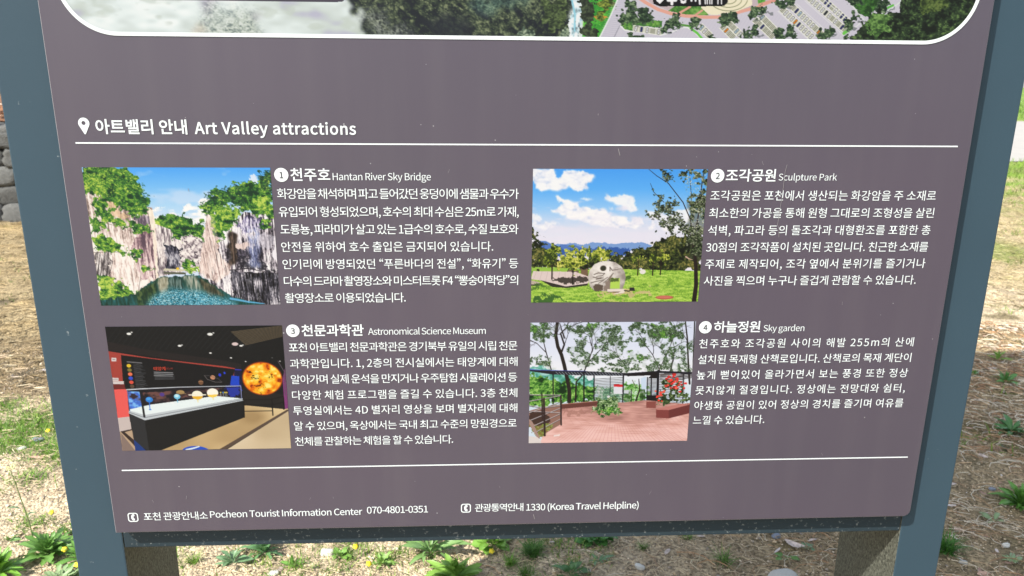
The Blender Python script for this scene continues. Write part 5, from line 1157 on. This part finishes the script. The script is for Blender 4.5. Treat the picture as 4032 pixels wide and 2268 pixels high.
weed('leafy_weed', -.14, .73, .10, 60, 'spoon', (.18, .33, .05), 'broad yellow green weed cut by the bottom edge, left of centre', up=.9)
weed('leafy_weed', .19, .70, .07, 16, 'round', DG, 'dark weed cut by the bottom edge below the shaded round leaved weed', up=.6)
weed('leafy_weed', .28, .77, .07, 7, 'lance', BG, 'flat blue green weed below the shaded round leaved weed', up=.25)
weed('leafy_weed', -.80, .82, .085, 12, 'spoon', BG, 'blue green weed with a broad spoon leaf near the left post', up=.55)
weed('leafy_weed', -.72, .87, .09, 26, 'toothed', (.10, .22, .08), 'toothed blue green weed beside the spoon leaved weed', up=.7)
weed('leafy_weed', -.49, .84, .045, 22, 'round', (.15, .29, .05), 'small light green weed below the two yellow flowers', up=.6)
weed('leafy_weed', -.36, .80, .055, 20, 'toothed', (.17, .30, .06), 'light toothed weed between the small weed and the star shaped weed', up=.6)
weed('leafy_weed', -.62, .80, .06, 10, 'lance', (.12, .26, .04), 'narrow leaved weed between the toothed weed and the small weed', up=.8)
weed('leafy_weed', .84, .76, .05, 6, 'round', MG, 'small seedling in the litter left of the right post', up=.4)
weed('leafy_weed', .93, .81, .04, 6, 'round', BG, 'tiny seedling against the right post', up=.4)
weed('bushy_weed', -1.37, .90, .11, 70, 'toothed', (.12, .25, .05), 'dense toothed weed at the foot of the tall flower stalk', up=.7)
weed('bushy_weed', -1.25, .86, .085, 40, 'lance', (.11, .25, .04), 'dense weed right of the flower stalk, against the left post', up=.8)
weed('bushy_weed', -1.26, .745, .10, 66, 'toothed', PG, 'pale grey green weed cut by the bottom left edge', up=.45)
weed('bushy_weed', -1.46, .80, .10, 60, 'lance', (.14, .30, .03), 'vivid green weed in the bottom left corner', up=1.0)
weed('leafy_weed', -1.52, .96, .05, 6, 'lance', MG, 'small weed left of the tall flower stalk', up=.5)
def tuft(x, y, r, n, tone, label):
    t = empty('grass_tuft', (x, y, float(gh(x, y)))); tag(t, label, 'grass tuft')
    q = np.random.default_rng(int(abs(x)*991)); m = n
    ang = q.uniform(0, 6.28, m); h = r*q.uniform(.6, 1.2, m); tl = -np.abs(q.normal(.55, .3, m)); k = len(BT)
    V = BT[None]*np.c_[np.full(m, r*.05), h, h][:, None, :]
    ct, st = np.cos(tl)[:, None], np.sin(tl)[:, None]; yy, zz = V[..., 1]*ct-V[..., 2]*st, V[..., 1]*st+V[..., 2]*ct
    ca, sa = np.cos(ang)[:, None], np.sin(ang)[:, None]; X = V[..., 0]*ca-yy*sa; Y = V[..., 0]*sa+yy*ca
    off = q.normal(0, r*.14, (m, 2)); V = np.stack([X+off[:, :1], Y+off[:, 1:], zz], -1).reshape(-1, 3)
    F = (BF[None]+(np.arange(m)*k)[:, None, None]).reshape(-1, 4)
    tag(link('blades', pymesh('blades', V, F, np.repeat(np.array(tone)*q.uniform(.7, 1.3, (m, 1)), k, 0)), M_grass, t, (0, 0, 0)), kind='stuff')
tuft(1.34, .78, .075, 170, (.07, .20, .03), 'dark green grass tuft at the right foot of the right post')
tuft(.09, .82, .06, 200, (.09, .20, .04), 'fine dark grass tuft between the bushy weed and the round leaved weed')
tuft(.02, .79, .045, 90, (.17, .32, .05), 'bright little grass tuft left of the fine dark grass tuft')
tuft(.10, .94, .05, 70, (.17, .30, .05), 'light grass tuft close under the beam')
tuft(.58, .89, .035, 50, (.12, .24, .04), 'small grass tuft in the litter close under the beam')
tuft(.43, .85, .035, 50, (.10, .20, .03), 'small grass tuft right of the round leaved weed')
tuft(.65, .75, .06, 50, (.11, .21, .04), 'loose grass tuft near the bottom edge, left of the white stone')
tuft(-.92, .84, .04, 60, (.18, .31, .05), 'light grass tuft beside the left post')
tuft(.06, .72, .05, 80, (.10, .20, .03), 'grass tuft at the bottom edge below the bushy weed')
M_petal = M_yellow
def flower(x, y, h, s, label, group=None):
    t = empty('yellow_flower', (x, y, float(gh(x, y)))); tag(t, label, 'flower', group)
    tube('stem', [(0, 0, 0), (.003, .002, h*.5), (0, .004, h)], .0009, .0007, M_stem, t, (0, 0, 0), 5)
    V, F = [(0, 0, .0)], []
    for i in range(10): a = .62832*i; rr = s if i % 2 == 0 else s*.72; V.append((rr*math.cos(a), rr*math.sin(a), s*.25))
    V.append((0, 0, -s*.5))
    for i in range(10): F.append((0, 1+i, 1+(i+1) % 10)); F.append((11, 1+(i+1) % 10, 1+i))
    o = link('petals', pymesh('petals', np.array(V), np.array(F)), M_petal, t, (0, .004, h+.001)); o.rotation_euler = (.5, .2, 0)
for (x, y), lb in zip([(-1.235, .895), (-1.30, .86), (-1.225, .78), (-1.44, 1.06), (-.47, .87), (-.44, .83), (-.39, .745), (-.035, .80), (-1.76, 1.66)],
                      ['yellow flower against the left post above the dense weed', 'yellow flower among the dense weed leaves', 'yellow flower beside the left post near the bottom edge', 'lone yellow flower on the gravel above the left weeds',
                       'yellow flower close under the beam', 'yellow flower just below the one close under the beam', 'yellow flower nearest the bottom edge under the beam', 'yellow flower in the bushy light green weed', 'yellow flower in the grass patch left of the board']):
    flower(x, y, .04, .010, lb, 'small yellow wild flowers')
# tall flower stalk on the left
st = empty('flower_stalk', (-1.425, .93, 0)); tag(st, 'tall thin wild stalk with a cream flower head left of the board', 'wild flower')
tube('stem', [(0, 0, 0), (-.004, .0, .07), (-.011, .0, .13), (-.022, .0, .20), (-.032, .0, .262)], .0026, .0015, M_stem, st, (0, 0, 0))
tube('stem', [(-.01, 0, .02), (-.035, .0, .07), (-.06, .01, .13)], .0014, .0008, M_stem, st, (0, 0, 0))
FV, FF_ = [], []
for i in range(26):
    a, r_ = rng.uniform(0, 6.28), .014*math.sqrt(rng.random()); c_ = np.array((r_*math.cos(a), r_*math.sin(a), .010*rng.random())); b_ = len(FV)
    for v in OCT: FV.append(c_+v*.0032)
    FF_ += [tuple(int(k)+b_ for k in f_) for f_ in OCF]
link('flower_head', pymesh('flower_head', np.array(FV), np.array(FF_)), M_cream, st, (-.032, 0, .264))
for zz in (.13, .10): 
    o = bpy.data.objects.new('leaf', leafset('lance', BG)[0]); C.objects.link(o); o.parent = st; o.location = (-.02, 0, zz); o.scale = (.04, .04, .04); o.rotation_euler = (0, -.4, 3.6 if zz > .12 else .3)

# ------------------------------------------------------------------ stones lying loose
def stone_mesh(name, seed, sub=2, rough=.16, flat=1., box=0.):
    import bmesh
    bm = bmesh.new(); bmesh.ops.create_icosphere(bm, subdivisions=sub, radius=1)
    q = np.random.default_rng(seed); ks = q.normal(0, 1.3, (7, 3)); ph = q.uniform(0, 6.28, 7)
    for v in bm.verts:
        p = np.array(v.co)
        if box: 
            m_ = np.abs(p).max(); p = p*(1-box)+box*p/m_*.86
        d = sum(math.sin(float(k @ p)*1.6+f) for k, f in zip(ks, ph))/7
        v.co = Vector(p*(1+rough*2*d)); v.co.z *= flat
    me = bpy.data.meshes.new(name); bm.to_mesh(me); bm.free()
    return me
def stone_mat(name, a, b, sc=14, rough=.85, dark=.45):
    def f(nt, n, l, bs):
        tc = node(n, 'ShaderNodeTexCoord'); t = node(n, 'ShaderNodeTexNoise'); t.inputs['Scale'].default_value = sc; t.inputs['Detail'].default_value = 9; t.inputs['Roughness'].default_value = .65; l.new(tc.outputs['Object'], t.inputs['Vector'])
        oi = node(n, 'ShaderNodeObjectInfo'); c = node(n, 'ShaderNodeMixRGB'); l.new(t.outputs[0], c.inputs[0]); c.inputs[1].default_value = (*a, 1); c.inputs[2].default_value = (*b, 1)
        mr = node(n, 'ShaderNodeMapRange'); mr.inputs['To Min'].default_value = .7; mr.inputs['To Max'].default_value = 1.3; l.new(oi.outputs['Random'], mr.inputs[0])
        s = node(n, 'ShaderNodeVectorMath', operation='SCALE'); l.new(c.outputs[0], s.inputs[0]); l.new(mr.outputs[0], s.inputs['Scale']); l.new(s.outputs[0], bs.inputs['Base Color'])
        bp = node(n, 'ShaderNodeBump'); bp.inputs['Strength'].default_value = .6; bp.inputs['Distance'].default_value = .03; l.new(t.outputs[0], bp.inputs['Height']); l.new(bp.outputs[0], bs.inputs['Normal'])
    return mat(name, rough=rough, spec=.3, fn=f)
M_pale = stone_mat('pale_stone', (.56, .55, .48), (.84, .83, .76), 12); M_bluest = stone_mat('blue_grey_stone', (.16, .19, .24), (.30, .33, .38), 3)
M_wall = stone_mat('wall_granite', (.032, .034, .033), (.15, .15, .14), 5.)
for x, y, s, k, lb in ((.80, .675, .042, 0, 'largest white stone, cut by the bottom edge left of the right post'), (-.53, .86, .022, 0, 'white stone near the blue green weed under the beam'), (-.67, .775, .016, 0, 'small white stone near the bottom edge left of the small weed'),
                       (.40, .75, .016, 0, 'pale stone below the shaded round leaved weed'), (.86, .88, .018, 1, 'blue grey stone close under the beam left of the right post'), (1.73, 1.13, .012, 1, 'blue grey stone above the largest rosette weed'),
                       (1.36, .72, .013, 0, 'pale stone below the grass tuft by the right post'), (-1.80, 1.66, .022, 1, 'blue grey stone in the grass patch left of the board'), (-1.82, 1.58, .018, 0, 'pale stone in the grass patch left of the board'), (1.55, .80, .015, 0, 'pale stone left of the largest rosette weed')):
    me = stone_mesh('stone', int(abs(x)*977), 3, .22, .42, .35); o = link('stone', me, (M_pale, M_bluest)[k], None, (x, y, float(gh(x, y))+s*.25)); o.scale = (s, s*.62, s); o.rotation_euler = (0, 0, float(rng.uniform(-.5, .5))); tag(o, lb, 'stone')
    me.polygons.foreach_set('use_smooth', np.ones(len(me.polygons), bool))

# ------------------------------------------------------------------ dry stone wall and the bank behind it
wall = empty('stone_wall', (-4.6, 6.75, 0)); tag(wall, 'low grey wall of fitted boulders beyond the dry turf on the left', 'stone wall')
WS = [stone_mesh('stone', 300+i, 3, .11, 1., .93) for i in range(7)]
for me in WS: me.materials.append(M_wall); me.polygons.foreach_set('use_smooth', np.ones(len(me.polygons), bool))
z = -.05; rows = [(.21, .27), (.19, .24), (.18, .25), (.17, .22), (.14, .22), (.10, .18)]
for ri, (hh, ww) in enumerate(rows):
    x = -9.4+ri*.17
    while x < 1.2:
        w_ = ww*float(rng.uniform(.7, 1.35)); h_ = hh*float(rng.uniform(.9, 1.12))
        o = bpy.data.objects.new('stone', WS[int(rng.integers(7))]); C.objects.link(o); o.parent = wall
        o.location = Vector((x+w_/2, 6.52+z*.10+float(rng.normal(0, .012)), z+hh/2))-wall.location
        o.scale = (w_*.585, .17, h_*.60); o.rotation_euler = (float(rng.normal(0, .06)), float(rng.normal(0, .10)), float(rng.choice([0, 3.1416])))
        x += w_
    z += hh*.97
link('wall_core', box_mesh('wall_core', -9.3, 1.1, 6.55, 6.95, -.2, .86, 0), mat('dark_joint_soil', (.035, .03, .025), .95), wall)
bx_ = np.linspace(-11, 2.5, 70); by_ = np.linspace(6.72, 12, 24); X, Y = np.meshgrid(bx_, by_); x, y = X.ravel(), Y.ravel()
zb = .88+(y-6.72)*.28+.05*vnoise(x, y, .5, 8)
zb = np.where((x < -10.8) | (x > 2.3) | (y > 11.8), -.1, zb); i = np.arange(len(x)).reshape(24, 70)
tag(link('bank', pymesh('bank', np.c_[x, y, zb], np.stack([i[:-1, :-1], i[:-1, 1:], i[1:, 1:], i[1:, :-1]], -1).reshape(-1, 4), np.clip(np.array([.17, .085, .045])*(1+.3*vnoise(x, y, .3, 9)[:, None]), .01, 1), True), attr_mat('leaf_litter_soil', rough=.95, noise=(18, .5), bump=(30, .8, .03))), 'earth bank with brown leaf litter above the stone wall', kind='structure')
x = rng.uniform(-9.5, 1.5, 2600); y = 6.75+rng.random(2600)*2.2; n = len(x); s = rng.uniform(.03, .06, n)
pal = np.array([(.24, .11, .06), (.30, .18, .09), (.20, .12, .07), (.45, .38, .30)])[rng.integers(4, size=n)]
scatter('dead_leaves', CT, CF, np.c_[x, y, .90+(y-6.72)*.28+.05*vnoise(x, y, .5, 8)+.02], np.c_[s, s*.8, s], rng.uniform(0, 6.28, n), rng.normal(0, .5, n), pal, M_leafd, 'red brown dead leaves on the bank above the stone wall', smooth=True)
